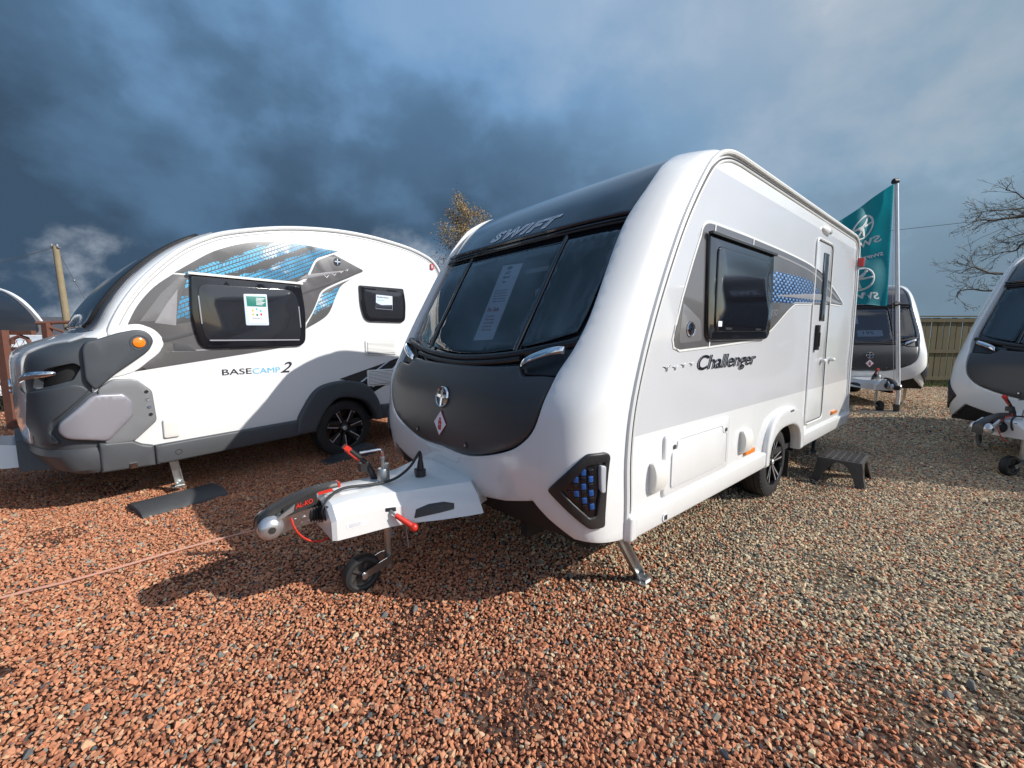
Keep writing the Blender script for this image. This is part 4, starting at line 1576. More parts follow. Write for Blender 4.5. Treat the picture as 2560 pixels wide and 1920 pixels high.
    for sy in (-1, 1):
        b.loft([[(-3.515, sy * .044, .090), (-3.515, sy * .050, .090), (-3.515, sy * .050, .128), (-3.515, sy * .044, .128)], [(-3.36, sy * .044, .120), (-3.36, sy * .050, .120), (-3.36, sy * .050, .172), (-3.36, sy * .044, .172)], [(-3.318, sy * .022, .125), (-3.318, sy * .028, .125), (-3.318, sy * .028, .178), (-3.318, sy * .022, .178)]])
        b.cyl((-3.500, sy * .044, .110), (-3.500, sy * .060, .110), .017, 14)
    b.build('fork', 'satin_steel', JW)
    b = MB()
    b.tube([(-3.25, -.06, .46), (-3.235, -.06, .30), (-3.225, -.06, .20)], .004, 6)
    b.tube([(-3.36, -.07, .44), (-3.345, -.085, .36), (-3.35, -.09, .31)], .003, 6)
    b.build('hanging_wire', 'print_grey', T)
    # handbrake
    b = MB()
    b.tube([(-3.350, .10, .56), (-3.368, .10, .64)], .022, 8, flat=.5)
    H = b.build('handbrake_arm', 'galvanised', T)
    b = MB()
    b.tube([(-3.362, .10, .628), (-3.385, .10, .690), (-3.408, .10, .738)], [.030, .030, .026], 10, flat=.62)
    b.box((-3.425, .10, .715), (.05, .05, .05))
    b.build('handbrake_sleeve', 'black_plastic', H)
    b = MB()
    b.tube([(-3.412, .10, .742), (-3.470, .10, .800), (-3.512, .10, .842)], [.014, .016, .014], 10)
    b.build('handbrake_grip', 'black_plastic', H)
    b = MB()
    b.box((-3.520, .10, .848), (.040, .034, .028), Matrix.Rotation(R(42), 4, 'Y'))
    b.tube([(-3.530, .10, .838), (-3.480, .10, .788), (-3.450, .10, .762)], .010, 8, flat=.8)
    b.build('handbrake_button', 'red_plastic', H)
    # plug and cable
    b = MB()
    b.tube([(-3.125, -.05, .63), (-3.125, -.05, .672)], .034, 14)
    b.tube([(-3.125, -.05, .672), (-3.124, -.05, .705), (-3.123, -.05, .735), (-3.122, -.05, .775)], [.022, .020, .014, .009], 12)
    b.box((-3.150, -.05, .665), (.02, .03, .035))
    P = b.build('road_plug', 'black_plastic', T)
    b = MB()
    b.tube(spline([(-3.122, -.05, .77), (-3.128, -.05, .785), (-3.145, -.05, .765), (-3.20, -.05, .70), (-3.30, -.06, .655), (-3.42, -.06, .650), (-3.60, -.06, .668), (-3.68, -.07, .640), (-3.722, -.09, .590), (-3.715, -.10, .54), (-3.67, -.10, .515)], 6), .0085, 8)
    b.build('road_cable', 'rubber', P)
    # coupling head
    b = MB()
    sec = lambda x, w_, z0, z1: [(x, -w_, z0), (x, w_, z0), (x, w_, z1), (x, -w_, z1)]
    b.loft([sec(-3.93, .045, .500, .575), sec(-3.80, .034, .506, .590), sec(-3.70, .034, .506, .590)])
    for x in (-3.845, -3.80):
        b.cyl((x, -.040, .545), (x, .040, .545), .012, 12)
    for x in np.linspace(-3.85, -3.745, 4):
        b.cyl((x, -.037, .522 + .02 * ((x * 100) % 2 > 1)), (x, .037, .522 + .02 * ((x * 100) % 2 > 1)), .0065, 8)
    Cc = b.build('coupling_body', 'satin_steel', T)
    for sy in (-1, 1):
        b = MB()
        b.lathe([(.060, .0), (.058, .018), (.046, .034), (.024, .042), (.0005, .043)], axis_matrix((-3.962, sy * .048, .548), (0, sy, 0)), 28)
        b.loft([[(-3.950, sy * .066, .575), (-3.950, sy * .080, .575), (-3.930, sy * .080, .600), (-3.930, sy * .066, .600)], [(-3.860, sy * .060, .610), (-3.860, sy * .074, .610), (-3.850, sy * .074, .645), (-3.850, sy * .060, .645)]])
        b.build('friction_pad_cap', 'silver_paint', Cc)
    for sy in (-1, 1):
        b = MB()
        b.lathe([(.017, .0), (.017, .003), (.0005, .004)], axis_matrix((-3.962, sy * .0905, .548), (0, sy, 0)), 16)
        b.build('cap_plug', 'black_plastic', Cc)
    b = MB()
    hp = spline([(-4.018, .525), (-4.012, .575), (-3.975, .615), (-3.900, .650), (-3.80, .678), (-3.70, .690), (-3.615, .688)], 4)
    rings = []
    for i, (x, z) in enumerate(hp):
        k = i / (len(hp) - 1)
        w_ = .050 - .022 * k
        th_ = .040 - .022 * k if k > .1 else .03
        rings.append([(x, -w_, z - th_), (x, -w_ * .95, z - .006), (x, -w_ * .6, z + .006), (x, w_ * .6, z + .006), (x, w_ * .95, z - .006), (x, w_, z - th_)])
    b.loft(rings)
    b.loft([[(-3.90, -.046, .585), (-3.90, .046, .585), (-3.90, .046, .63), (-3.90, -.046, .63)], [(-3.80, -.042, .592), (-3.80, .042, .592), (-3.80, .042, .66), (-3.80, -.042, .66)], [(-3.735, -.040, .612), (-3.735, .040, .612), (-3.735, .040, .672), (-3.735, -.040, .672)]])
    Hh = b.build('coupling_handle', 'black_plastic', Cc)
    b = MB()
    b.box((-3.612, 0, .680), (.012, .058, .026))
    b.box((-3.690, -.036, .664), (.075, .004, .016), Matrix.Rotation(R(-4), 4, 'Y'))
    b.build('handle_accent', 'red_plastic', Cc)
    SC = lambda x, z: np.stack([np.asarray(x, float), np.full_like(np.asarray(x, float), -.0445), np.asarray(z, float)], -1)
    lettering('coupling_lettering', 'AL-KO', SC, (-3.842, .612), 'red_plastic', Cc, width=.085, height=.024, offset=.03, h=.0015, tilt=.14, shear=.1)
    b = MB()
    prof = []
    for k in range(7):
        prof += [(.040 + .004 * k * .5, k * .014), (.050 + .003 * k, k * .014 + .007)]
    b.lathe([(.03, 0)] + prof + [(.06, .1)], axis_matrix((-3.775, 0, .548), (1, 0, 0)), 24)
    b.build('rubber_boot', 'rubber', T)
    b = MB()
    b.box((-3.700, 0, .535), (.02, .25, .15))
    b.build('cover_mouth', 'black_matte', T)
    b = MB()
    b.tube(spline([(-3.868, -.06, .575), (-3.860, -.075, .53), (-3.835, -.08, .480), (-3.79, -.08, .435), (-3.73, -.075, .412), (-3.695, -.06, .415)], 6), .0045, 8)
    b.build('breakaway_cable', 'red_plastic', T)
    return T


AX = math.atan2(0.64986887, 0.76004635)
TOUR = build_tourer()
TOUR.location = (2.4895 - HW * 0.64987, 3.7697 + HW * 0.76005, 0)
TOUR.rotation_euler = (0, 0, AX)

# ------------------------------------------------------------------ the compact teardrop caravan
BW = 1.13
BE = 2.9
_bp = np.linspace(0, math.pi / 2, 3000)
_by = BW * np.sin(_bp) ** (2 / BE)
_bg = 1 - np.cos(_bp) ** (2 / BE)
_bs = np.r_[0, np.cumsum(np.hypot(np.diff(_by), np.diff(0.36 * _bg)))]
BL = _bs[-1]
_BQ = [.36, .50, .66, .85, 1.10, 1.28, 1.36, 1.43, 1.49, 1.56, 1.75, 1.95, 2.16, 2.31, 2.42, 2.51, 2.60]
bxc = pchip(_BQ, [-2.44, -2.545, -2.59, -2.605, -2.605, -2.60, -2.575, -2.46, -2.31, -2.20, -2.105, -1.975, -1.79, -1.62, -1.46, -1.29, -1.04])
bxt = pchip(_BQ, [-2.14, -2.17, -2.19, -2.20, -2.20, -2.19, -2.17, -2.14, -2.10, -2.05, -1.965, -1.84, -1.665, -1.51, -1.35, -1.18, -.90])
bzt = pchip(_BQ, [.36, .50, .66, .85, 1.10, 1.28, 1.36, 1.43, 1.49, 1.56, 1.75, 1.95, 2.155, 2.30, 2.405, 2.49, 2.575])


def SB(s, q):
    s = np.asarray(s, float)
    a = np.abs(s)
    y = np.interp(a, _bs, _by)
    g = np.interp(a, _bs, _bg)
    c, t = bxc(q), bxt(q)
    return np.stack([c + (t - c) * g, np.sign(s) * y, q + (bzt(q) - q) * g], -1)


def SBN(x, z):
    x = np.asarray(x, float)
    return np.stack([x, np.full_like(x, -BW), np.asarray(z, float) + 0 * x], -1)


def bpt(s, q, h=0.0):
    uv = np.array([[s, q]], float)
    return Vector((SB(uv[:, 0], uv[:, 1]) + surf_normals(SB, uv, flip=-1) * h)[0])


def build_compact():
    T = thing('compact_caravan', 'compact white teardrop caravan with grey nose and blue tyre-track decal, parked at the left', 'caravan')
    # ---- side walls
    arc = [(-2.05, 1.50), (-2.05, 1.56), (-1.965, 1.75), (-1.84, 1.95), (-1.665, 2.155), (-1.51, 2.30), (-1.35, 2.405), (-1.18, 2.49), (-.90, 2.578), (-.615, 2.648), (-.288, 2.702), (.077, 2.736), (.485, 2.738), (.946, 2.700), (1.217, 2.645), (1.40, 2.575), (1.52, 2.46), (1.585, 2.30)]
    arcs = spline(arc, 4)

    def arch(hw, top, z0, n=22, e=2.3):
        o = []
        for k in range(n + 1):
            a = math.pi * k / n
            c, s_ = math.cos(a), math.sin(a)
            o.append((hw * math.copysign(abs(c) ** (2 / e), c), z0 + (top - z0) * abs(s_) ** (2 / e)))
        return o
    wall = [(-2.15, .44), (-2.19, .66), (-2.20, 1.1), (-2.19, 1.30), (-2.10, 1.49)] + arcs + [(1.62, 1.6), (1.62, .44)] + arch(.42, .77, .44)
    for mir in (False, True):
        patch('side_wall', wall, SBN, 'gelcoat_white', T, h=0, r=.004, depth=.03, grid=.4, step=.09, mirror=mir)
    # roof + rear
    us = np.sin(np.linspace(-math.pi / 2, math.pi / 2, 25)) * BL
    row0 = SB(us, np.full_like(us, 2.60))
    Y = row0[:, 1]
    cr = 1 - np.abs(Y / BW) ** 3
    rows = [row0] + [np.c_[np.full_like(Y, x), Y, z + .03 * cr] for x, z in arcs if x > -.88]
    rows += [np.c_[x + .05 * cr, Y, np.full_like(Y, z)] for x, z in ((1.62, 1.6), (1.62, .44))]
    b = MB()
    n = len(Y)
    for r_ in rows:
        b.v += [tuple(p) for p in r_]
    for i in range(len(rows) - 1):
        for k in range(n - 1):
            b.f.append((i * n + k, (i + 1) * n + k, (i + 1) * n + k + 1, i * n + k + 1))
    b.build('roof', 'gelcoat_white', T, sharp=60, fixn=False)
    for sy in (-1, 1):
        b = MB()
        b.tube([(x, sy * (BW + .004), z + .004) for x, z in arcs], .022, 8)
        b.build('edge_rail', 'gelcoat_white', T)
        q = [p for p in inset(arcs + [(1.5, 1.0), (-1.9, 1.0)], .040)]
        ref = ccw(arcs + [(1.5, 1.0), (-1.9, 1.0)])
        q = [p for p, o in zip(q, ref) if o[1] > 1.52]
        k0 = max(range(len(q)), key=lambda i: math.dist(q[i], q[i - 1]))
        q = q[k0:] + q[:k0]
        b = MB()
        b.tube([(x, sy * (BW + .001), z) for x, z in q], .004, 5)
        b.build('rail_joint', 'grey_trim', T)
    fl = MB()
    fl.box((-.2, 0, .44), (3.9, 2.14, .05))
    fl.cyl((0, -.9, .35), (0, .9, .35), .04, 12)
    for sy in (-1, 1):
        for k in range(12):
            a0, a1 = math.pi * k / 12, math.pi * (k + 1) / 12
            fl.add([(.46 * math.cos(a), sy * y, .40 + .42 * math.sin(a)) for a, y in ((a0, 1.1), (a1, 1.1), (a1, .80), (a0, .80))], [(0, 1, 2, 3)])
        fl.add([(.46 * math.cos(math.pi * k / 12), sy * .80, .40 + .42 * math.sin(math.pi * k / 12)) for k in range(13)], [tuple(range(13))])
    fl.build('chassis', 'black_matte', T, fixn=False)

    # ---- nose: grey corner mouldings, pale centre panel, bonnet and big front window
    def SP(x, z):
        x = np.asarray(x, float)
        z = np.asarray(z, float) + 0 * x
        c, t = bxc(z), bxt(z)
        g = np.clip((x - c) / (t - c), 0, 1)
        return np.stack([x, -np.interp(g, _bg, _by), z], -1)
    rec = rounded([(-2.515, 1.075), (-2.495, 1.185), (-2.43, 1.250), (-2.285, 1.290), (-2.245, 1.255), (-2.30, 1.150), (-2.41, 1.115)], .02, 3)

    def to_s(x, z):
        c, t = float(bxc(z)), float(bxt(z))
        return float(np.interp(min(max((x - c) / (t - c), 0), 1), _bg, _bs))
    recL = [(-to_s(x, z), z) for x, z in rec]
    recR = [(-u, v) for u, v in recL]
    low = [(-BL, .37), (-1.0, .37), (0, .37), (1.0, .37), (BL, .37), (BL, 1.49), (0, 1.50), (-BL, 1.49)]
    patch('nose_moulding', low, SB, 'body_grey', T, h=.0, r=.004, depth=.075, grid=.045, step=.03, flip=-1, sharp=55, holes=[recL, recR])
    cen = [(0, .60), (.64, .60), (.75, .66), (.80, .80), (.80, 1.28), (.82, 1.365), (.90, 1.425), (1.06, 1.455), (1.10, 1.515), (0, 1.525)]
    patch('nose_panel', sym(spline(cen[:-2], 4) + cen[-2:]), SB, 'nose_silver', T, h=.016, r=.012, depth=.03, grid=.045, step=.03, flip=-1, sharp=55)
    upr = [(-BL, 1.49), (0, 1.50), (BL, 1.49), (BL, 2.60), (0, 2.60), (-BL, 2.60)]
    patch('front_moulding', upr, SB, 'gelcoat_white', T, h=.0, r=.002, depth=.02, grid=.06, step=.05, flip=-1, sharp=55)
    grey = [(0, 1.53), (.9, 1.53), (1.04, 1.54), (1.07, 1.75), (1.06, 2.1), (1.03, 2.4), (1.0, 2.52), (0, 2.55)]
    patch('window_surround', sym(grey), SB, 'decal_grey', T, h=.006, r=.002, depth=.006, grid=.06, step=.05, flip=-1)
    gl = [(0, 1.575), (.78, 1.580), (.86, 1.62), (.905, 1.75), (.915, 2.0), (.90, 2.3), (.88, 2.45), (.82, 2.49), (0, 2.50)]
    fw = patch('front_window', sym(spline(gl, 4)), SB, 'black_gloss', T, h=.022, r=.012, depth=.02, grid=.06, step=.04, flip=-1)
    seal = [(u, v) for u, v in spline(gl[1:8], 5)]
    for s in (-1, 1):
        b = MB()
        b.tube([bpt(s * (u + .012), v, .014) for u, v in seal], .016, 8)
        b.build('window_seal', 'black_plastic', fw)
    # flash of grey print beside the window
    for s in (-1, 1):
        patch('silver_flash', [(s * 1.02, 1.545), (s * 1.09, 1.545), (s * 1.10, 1.80), (s * 1.05, 2.05), (s * 1.06, 1.75)], SB, 'decal_light', T, h=.0075, r=.0005, depth=.002, grid=.3, step=.05, flip=-1)
    # grab handles in black recesses
    for s in (-1, 1):
        patch('handle_recess', inset(ccw(recL if s < 0 else recR), -.012), SB, 'black_matte', T, h=-.060, r=.002, depth=.01, grid=.05, step=.03, flip=-1)
        patch('cheek_moulding', rounded([(-2.535, 1.055), (-2.42, 1.090), (-2.31, 1.120), (-2.25, 1.105), (-2.215, 1.062), (-2.26, 1.010), (-2.43, .825), (-2.445, .735), (-2.40, .645), (-2.50, .625), (-2.560, .78)], .02, 4), SP, 'body_grey', T, h=.020, r=.010, depth=.03, grid=.05, step=.025, mirror=(s > 0), sharp=40)
        b = MB()
        P = [bpt(s * u, v, h_) for u, v, h_ in spline([(.81, 1.045, .012), (.83, 1.10, .040), (.88, 1.155, .055), (.98, 1.19, .058), (1.09, 1.205, .040), (1.13, 1.21, .010)], 4)]
        rings = []
        for i, p in enumerate(P):
            k = math.sin(math.pi * (i + .6) / (len(P) + .2)) ** .5
            o_ = (p - Vector((-2.2, 0, p.z))).normalized()
            rings.append([p + Vector((0, 0, .030 * k)), p + o_ * .012 * k + Vector((0, 0, .012 * k)), p + o_ * .012 * k - Vector((0, 0, .014 * k)), p - Vector((0, 0, .026 * k)), p - o_ * .008])
        b.loft(rings)
        b.build('grab_handle', 'chrome', T, sharp=50)
    n_ = Vector(surf_normals(SB, np.array([[0, 1.05]]), flip=-1)[0])
    emblem(T, axis_matrix(bpt(0, 1.05, .018), n_, (0, -1, 0)), .065)

    # ---- shoulder arm on the side, with orange lamp
    wa = [(-2.055, 1.56), (-1.947, 1.598), (-1.866, 1.606), (-1.787, 1.567), (-1.729, 1.486), (-1.737, 1.375), (-1.829, 1.282), (-1.928, 1.2), (-2.06, 1.16), (-2.19, 1.16), (-2.19, 1.40)]
    patch('shoulder_trim', spline(wa, 4, True), SBN, 'gelcoat_white', T, h=.010, r=.006, depth=.012, grid=.3, step=.05)
    ga = [(-2.185, 1.06), (-2.10, 1.14), (-2.045, 1.195), (-1.925, 1.29), (-1.822, 1.377), (-1.784, 1.459), (-1.801, 1.513), (-1.84, 1.553), (-1.901, 1.560), (-2.02, 1.530), (-2.14, 1.478), (-2.21, 1.462), (-2.235, 1.40), (-2.235, 1.15)]
    patch('shoulder_arm', rounded(ga, .03, 3), SBN, 'body_grey', T, h=.050, r=.014, depth=.07, grid=.12, step=.03, sharp=40)
    M = axis_matrix((-1.885, -BW - .052, 1.449), (0, -1, 0), (1, 0, 0))
    b = MB()
    b.lathe([(.062, -.004), (.062, .002), (.050, -.006), (.044, -.007)], M, 30)
    ol = b.build('side_lamp', 'body_grey', T)
    b = MB()
    b.lathe([(.044, -.006), (.042, .006), (.030, .011), (.0005, .013)], M, 28)
    b.build('lamp_lens', 'orange_lamp', ol)

    # ---- lamp pod, wrapped on the corner
    po = rounded([(-2.17, 1.070), (-2.079, 1.144), (-1.932, 1.139), (-1.827, 1.027), (-1.812, .753), (-1.974, .597), (-2.16, .600)], .03, 4)
    p_ = patch('pod_surround', po, SBN, 'pod_silver', T, h=.042, r=.010, depth=.06, grid=.12, step=.04, sharp=40)
    for k, z in enumerate((1.020, .952, .884, .816)):
        b = MB()
        b.lathe([(.014, -.004), (.014, .003), (.009, .003), (.008, -.002), (.0005, -.002)], axis_matrix((-1.868 + .005 * k, -BW - .045, z), (0, -1, 0)), 16)
        b.build('pod_screw', 'chrome' if k in (1, 2) else 'black_plastic', p_)
    # the lens bulges round the nose corner
    le = rounded([(-2.395, .800), (-2.205, 1.030), (-2.015, 1.020), (-1.962, .945), (-1.968, .820), (-2.140, .628), (-2.370, .690)], [.06, .05, .03, .03, .03, .04, .10], 5)
    patch('pod_bed', inset(ccw(le), -.022), SP, 'body_grey', T, h=.020, r=.010, depth=.03, grid=.05, step=.03, sharp=60)
    patch('pod_lens', le, SP, 'pod_lens_silver', T, h=.060, r=.018, depth=.07, grid=.04, step=.02, sharp=45)

    # ---- skirts, wheel arch, bumper
    for mir in (False, True):
        patch('side_skirt', [(-1.845, .350), (-.56, .385), (-.58, .566), (-1.845, .530)], SBN, 'body_grey', T, h=.040, r=.020, depth=.05, grid=.4, step=.06, mirror=mir, sharp=70)
        patch('bumper_side', rounded([(-2.20, .365), (-1.85, .350), (-1.85, .535), (-1.925, .560), (-1.99, .605), (-2.20, .620)], .012), SBN, 'body_grey', T, h=.048, r=.022, depth=.06, grid=.3, step=.04, mirror=mir, sharp=70)
        patch('side_skirt', [(.44, .42), (1.64, .42), (1.64, .60), (.47, .610)], SBN, 'body_grey', T, h=.040, r=.020, depth=.05, grid=.4, step=.06, mirror=mir, sharp=70)
        oa = [(-.62, .395), (-.596, .564), (-.533, .688), (-.409, .861), (-.262, .943), (-.008, .968), (.235, .912), (.374, .781), (.456, .611), (.47, .42)]
        ia = [(.40, .42), (.375, .50), (.25, .672), (.034, .752), (-.15, .745), (-.30, .60), (-.385, .45), (-.40, .40)]
        patch('wheel_arch', spline(oa, 4) + spline(ia, 4), SBN, 'body_grey', T, h=.060, r=.026, depth=.08, grid=.07, step=.035, mirror=mir, sharp=75)
    b = MB()
    rings = []
    for t in np.linspace(-1, 1, 41):
        s = t * (BL - .02)
        rings.append([bpt(s, .368, .005), bpt(s, .41, .028), bpt(s, .535, .026), bpt(s, .585, .004), bpt(s, .585, -.05), bpt(s, .37, -.05)])
    b.loft(rings)
    b.build('front_bumper', 'body_grey', T, sharp=30)
    b = MB()
    b.lathe([(.026, .0), (.024, .004), (.020, -.004), (.0005, -.006)], axis_matrix((-1.68, -BW - .040, .438), (0, -1, 0)), 20)
    b.build('jack_point', 'black_matte', T)
    b = MB()
    b.box((-2.00, -BW - .045, .385), (.05, .03, .045))
    b.build('tow_eye_cover', 'chrome', T)
    patch('socket_flap', rect(-1.772, -1.656, .576, .750, .018), SBN, 'warm_white_plastic', T, h=.022, r=.010, depth=.024, grid=.3, step=.04)

    # ---- print on the side
    g1 = spline([(-1.94, 1.604), (-1.862, 1.771), (-1.741, 1.936), (-1.588, 2.076), (-1.464, 2.174), (-1.27, 2.313), (-1.024, 2.424), (-.805, 2.479), (-.47, 2.512), (-.014, 2.501)], 4)
    tread = [(-1.588, 2.078)] + spline([(-1.464, 2.174), (-1.27, 2.313), (-1.024, 2.424), (-.805, 2.479), (-.47, 2.512), (-.014, 2.501)], 4) + spline([(-.20, 2.42), (-.269, 2.387), (-.315, 2.33), (-.386, 2.191), (-.44, 2.135), (-.534, 2.088)], 3) + [(-1.0, 2.082)]
    patch('tread_decal', tread, SBN, 'tread_print', T, h=.003, r=.0004, depth=.004, grid=.5, step=.1)
    arc2 = [(-1.925, 1.198)] + spline([(-1.83, 1.29), (-1.724, 1.401), (-1.718, 1.492), (-1.795, 1.581), (-1.94, 1.604)], 4) + spline([(-1.94, 1.604), (-1.862, 1.771), (-1.741, 1.936), (-1.600, 2.062)], 4)[1:] + [(-1.44, 2.066), (-.60, 2.066), (-.42, 2.110), (-.360, 2.19), (-.285, 2.34), (-.245, 2.375), (-.071, 2.46), (.299, 2.323), (.295, 2.306)] + spline([(.10, 2.205), (-.058, 2.129), (-.233, 2.027), (-.294, 1.905), (-.36, 1.77), (-.436, 1.655)], 3) + [(-.50, 1.45), (-.647, 1.391), (-.99, 1.334), (-1.43, 1.27)]
    D = patch('side_decal', arc2, SBN, 'decal_grey', T, h=.003, r=.0004, depth=.004, grid=.5, step=.1)
    patch('tread_decal', spline([(.285, 2.285), (.036, 2.130), (-.045, 2.021), (-.144, 1.805), (-.239, 1.704), (-.439, 1.587)], 4) + spline([(-.425, 1.640), (-.345, 1.77), (-.28, 1.90), (-.215, 2.015), (-.05, 2.112), (.12, 2.190)], 4), SBN, 'tread_print', T, h=.003, r=.0004, depth=.004, grid=.5, step=.1)
    patch('silver_print', [(-1.86, 1.63), (-1.70, 1.88), (-1.56, 2.04), (-1.50, 2.04), (-1.60, 1.86), (-1.66, 1.64)], SBN, 'decal_mid', D, h=.0045, r=.0003, depth=.002, grid=.6)
    patch('silver_print', [(-1.76, 1.62), (-1.66, 1.80), (-1.575, 1.93), (-1.61, 1.60)], SBN, 'decal_light', D, h=.0055, r=.0003, depth=.002, grid=.6)
    patch('tread_print_panel', [(-1.614, 1.615), (-1.575, 1.80), (-1.490, 2.05), (-1.42, 2.05), (-1.42, 1.655)], SBN, 'tread_print', D, h=.005, r=.0003, depth=.002, grid=.6)
    patch('dark_print', [(-1.72, 1.485), (-1.50, 1.545), (-1.40, 1.585), (-1.40, 1.545), (-1.55, 1.495), (-1.71, 1.445)], SBN, 'seam', D, h=.0045, r=.0003, depth=.002, grid=.6)
    patch('silver_print', [(-1.71, 1.36), (-1.55, 1.375), (-1.20, 1.385), (-1.20, 1.375), (-1.52, 1.362)], SBN, 'decal_light', D, h=.0045, r=.0003, depth=.002, grid=.6)
    patch('mesh_print', [(-1.645, 1.445), (-1.64, 1.365), (-1.47, 1.365), (-1.55, 1.445)], SBN, 'seam', D, h=.0050, r=.0003, depth=.002, grid=.6)
    patch('silver_print', [(-.50, 2.120), (-.20, 2.205), (.10, 2.29), (.105, 2.30), (-.20, 2.235), (-.40, 2.19)], SBN, 'decal_light', D, h=.0045, r=.0003, depth=.002, grid=.6)
    patch('dark_print', [(-.50, 1.98), (-.15, 2.13), (.285, 2.318), (.295, 2.302), (-.10, 2.115), (-.50, 1.945)], SBN, 'seam', D, h=.0046, r=.0003, depth=.002, grid=.6)
    for x, z, w_ in ((-.168, 2.190, .035), (-.075, 2.222, .028), (.010, 2.262, .026), (.090, 2.300, .022)):
        patch('bird_mark', [(x + a * w_, z + c * w_) for a, c in [(-1, .45), (-.3, .0), (0, -.45), (.3, .05), (1, .8), (.25, .3), (0, -.1), (-.4, .25)]], SBN, 'paper', D, h=.0052, r=.0002, depth=.001, grid=.5)
    emblem(T, axis_matrix((-.031, -BW - .006, 2.378), (0, -1, 0), (1, 0, 0)), .042)
    patch('black_flash', [(-.072, .988), (.649, 1.177), (.72, 1.20), (1.0, 1.24), (.9, 1.0), (.358, .769), (.263, .897)], SBN, 'decal_black', T, h=.003, r=.0004, depth=.004, grid=.5, step=.1)
    for a, b_ in (((.20, .93), (.60, 1.17)), ((.36, .85), (.80, 1.16))):
        patch('flash_line', [a, (a[0] + .035, a[1]), (b_[0] + .035, b_[1]), b_], SBN, 'paper_blue', T, h=.0045, r=.0003, depth=.002, grid=.5)
    lettering('name_lettering', 'BASE', SBN, (-1.279, 1.119), 'letter_dark', T, width=.262, height=.058, offset=.008, h=.003)
    lettering('name_lettering', 'CAMP', SBN, (-1.008, 1.116), 'letter_blue', T, width=.268, height=.056, offset=.0, h=.003)
    lettering('name_lettering', '2', SBN, (-.738, 1.110), 'letter_dark', T, width=.125, height=.115, offset=.012, shear=.45, h=.003)

    # ---- windows
    def window(outline, pane, name='side_window', tilt=0.0):
        f = patch(name, outline, SBN, 'black_gloss', T, h=.034, r=.016, depth=.038, grid=.3, step=.05)
        patch('pane', pane, SBN, 'dark_gloss', f, h=.040, r=.006, depth=.010, grid=.3, step=.05)
        return f
    w1 = rounded([(-1.480, 2.072), (-.478, 2.074), (-.438, 1.76), (-.462, 1.395), (-1.440, 1.380), (-1.500, 1.66)], [.015, .02, .3, .10, .10, .3], 6)
    p1 = rounded([(-1.425, 1.995), (-.560, 2.005), (-.500, 1.80), (-.515, 1.455), (-1.395, 1.445), (-1.445, 1.70)], [.07, .10, .2, .08, .08, .2], 6)
    W = window(w1, p1)
    b = MB()
    b.box((-.980, -BW - .036, 2.082), (1.03, .03, .022))
    b.build('hinge_rail', 'white_plastic', W)
    patch('sill_strip', rect(-1.37, -.53, 1.458, 1.470, .004, 2), SBN, 'print_grey', W, h=.041, r=.0005, depth=.002, grid=.5)
    for x, z0, z1 in ((-1.425, 1.62, 1.88), (-.515, 1.60, 1.83)):
        patch('blind_slot', [(x, z0), (x + .010, z0), (x, z1), (x - .010, z1)], SBN, 'print_grey', W, h=.041, r=.0005, depth=.002, grid=.5)
    # poster behind the pane edge, printed card
    w2 = rounded([(.234, 2.132), (.880, 2.143), (.915, 1.95), (.895, 1.690), (.300, 1.690), (.240, 1.88)], [.015, .02, .2, .08, .09, .2], 6)
    p2 = rounded([(.285, 2.085), (.835, 2.090), (.865, 1.95), (.848, 1.735), (.330, 1.732), (.290, 1.88)], [.03, .04, .2, .05, .05, .2], 5)
    W2 = window(w2, p2)
    for z0, z1, x0, x1 in ((1.262, 1.452, .288, .752), (.862, 1.072, .300, .756)):
        v = patch('fridge_vent', rect(x0, x1, z0, z1, .02), SBN, 'white_plastic', T, h=.014, r=.006, depth=.016, grid=.4, step=.05)
        n = 9
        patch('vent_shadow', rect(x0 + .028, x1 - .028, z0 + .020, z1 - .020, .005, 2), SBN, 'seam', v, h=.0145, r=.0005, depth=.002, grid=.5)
        for k in range(n):
            z = z0 + .024 + (z1 - z0 - .048) * (k + .5) / n
            b = MB()
            b.box(((x0 + x1) / 2, -BW - .019, z), (x1 - x0 - .054, .008, (z1 - z0) / n * .50), Matrix.Rotation(R(-25), 4, 'X'))
            b.build('slat', 'white_plastic', v)
    b = MB()
    b.box((1.394, -BW - .010, 2.497), (.055, .022, .075))
    mk = b.build('rear_marker', 'red_lamp', T)
    b = MB()
    b.box((1.388, -BW - .019, 2.500), (.030, .010, .045))
    b.build('marker_lens', 'clear_lamp', mk)

    # ---- wheels, steadies, A-frame
    wheel(T, (0, -.985, .362), .355, .21, .245, 'wedge', -1, .12)
    wheel(T, (0, .985, .362), .355, .21, .245, 'wedge', 1, .5)
    S1 = steady(T, (-1.70, -.96, .42), (-1.655, -.98, .062), w=.034)
    steady(T, (-1.70, .96, .42), (-1.655, .98, .062), w=.034)
    b = MB()
    b.tube([(-1.62, -.95, .40), (-1.68, -.96, .30)], .010, 8)
    b.build('steady_stay', 'galvanised', S1)
    b = MB()
    b.loft([[(-3.30, -.20, .40), (-3.30, .20, .40), (-3.30, .16, .60), (-3.30, -.16, .60)], [(-2.86, -.26, .38), (-2.86, .26, .38), (-2.86, .20, .60), (-2.86, -.20, .60)], [(-2.72, -.33, .36), (-2.72, .33, .36), (-2.72, .27, .56), (-2.72, -.27, .56)], [(-2.60, -.38, .36), (-2.60, .38, .36), (-2.60, .32, .54), (-2.60, -.32, .54)]])
    b.build('a_frame_cover', 'gelcoat_white', T, sharp=30)
    b = MB()
    b.loft([[(-2.64, -.46, .34), (-2.64, .46, .34), (-2.64, .40, .60), (-2.64, -.40, .60)], [(-2.35, -.62, .34), (-2.35, .62, .34), (-2.35, .58, .62), (-2.35, -.58, .62)]])
    b.build('a_frame_apron', 'body_grey', T, sharp=30)
    b = MB()
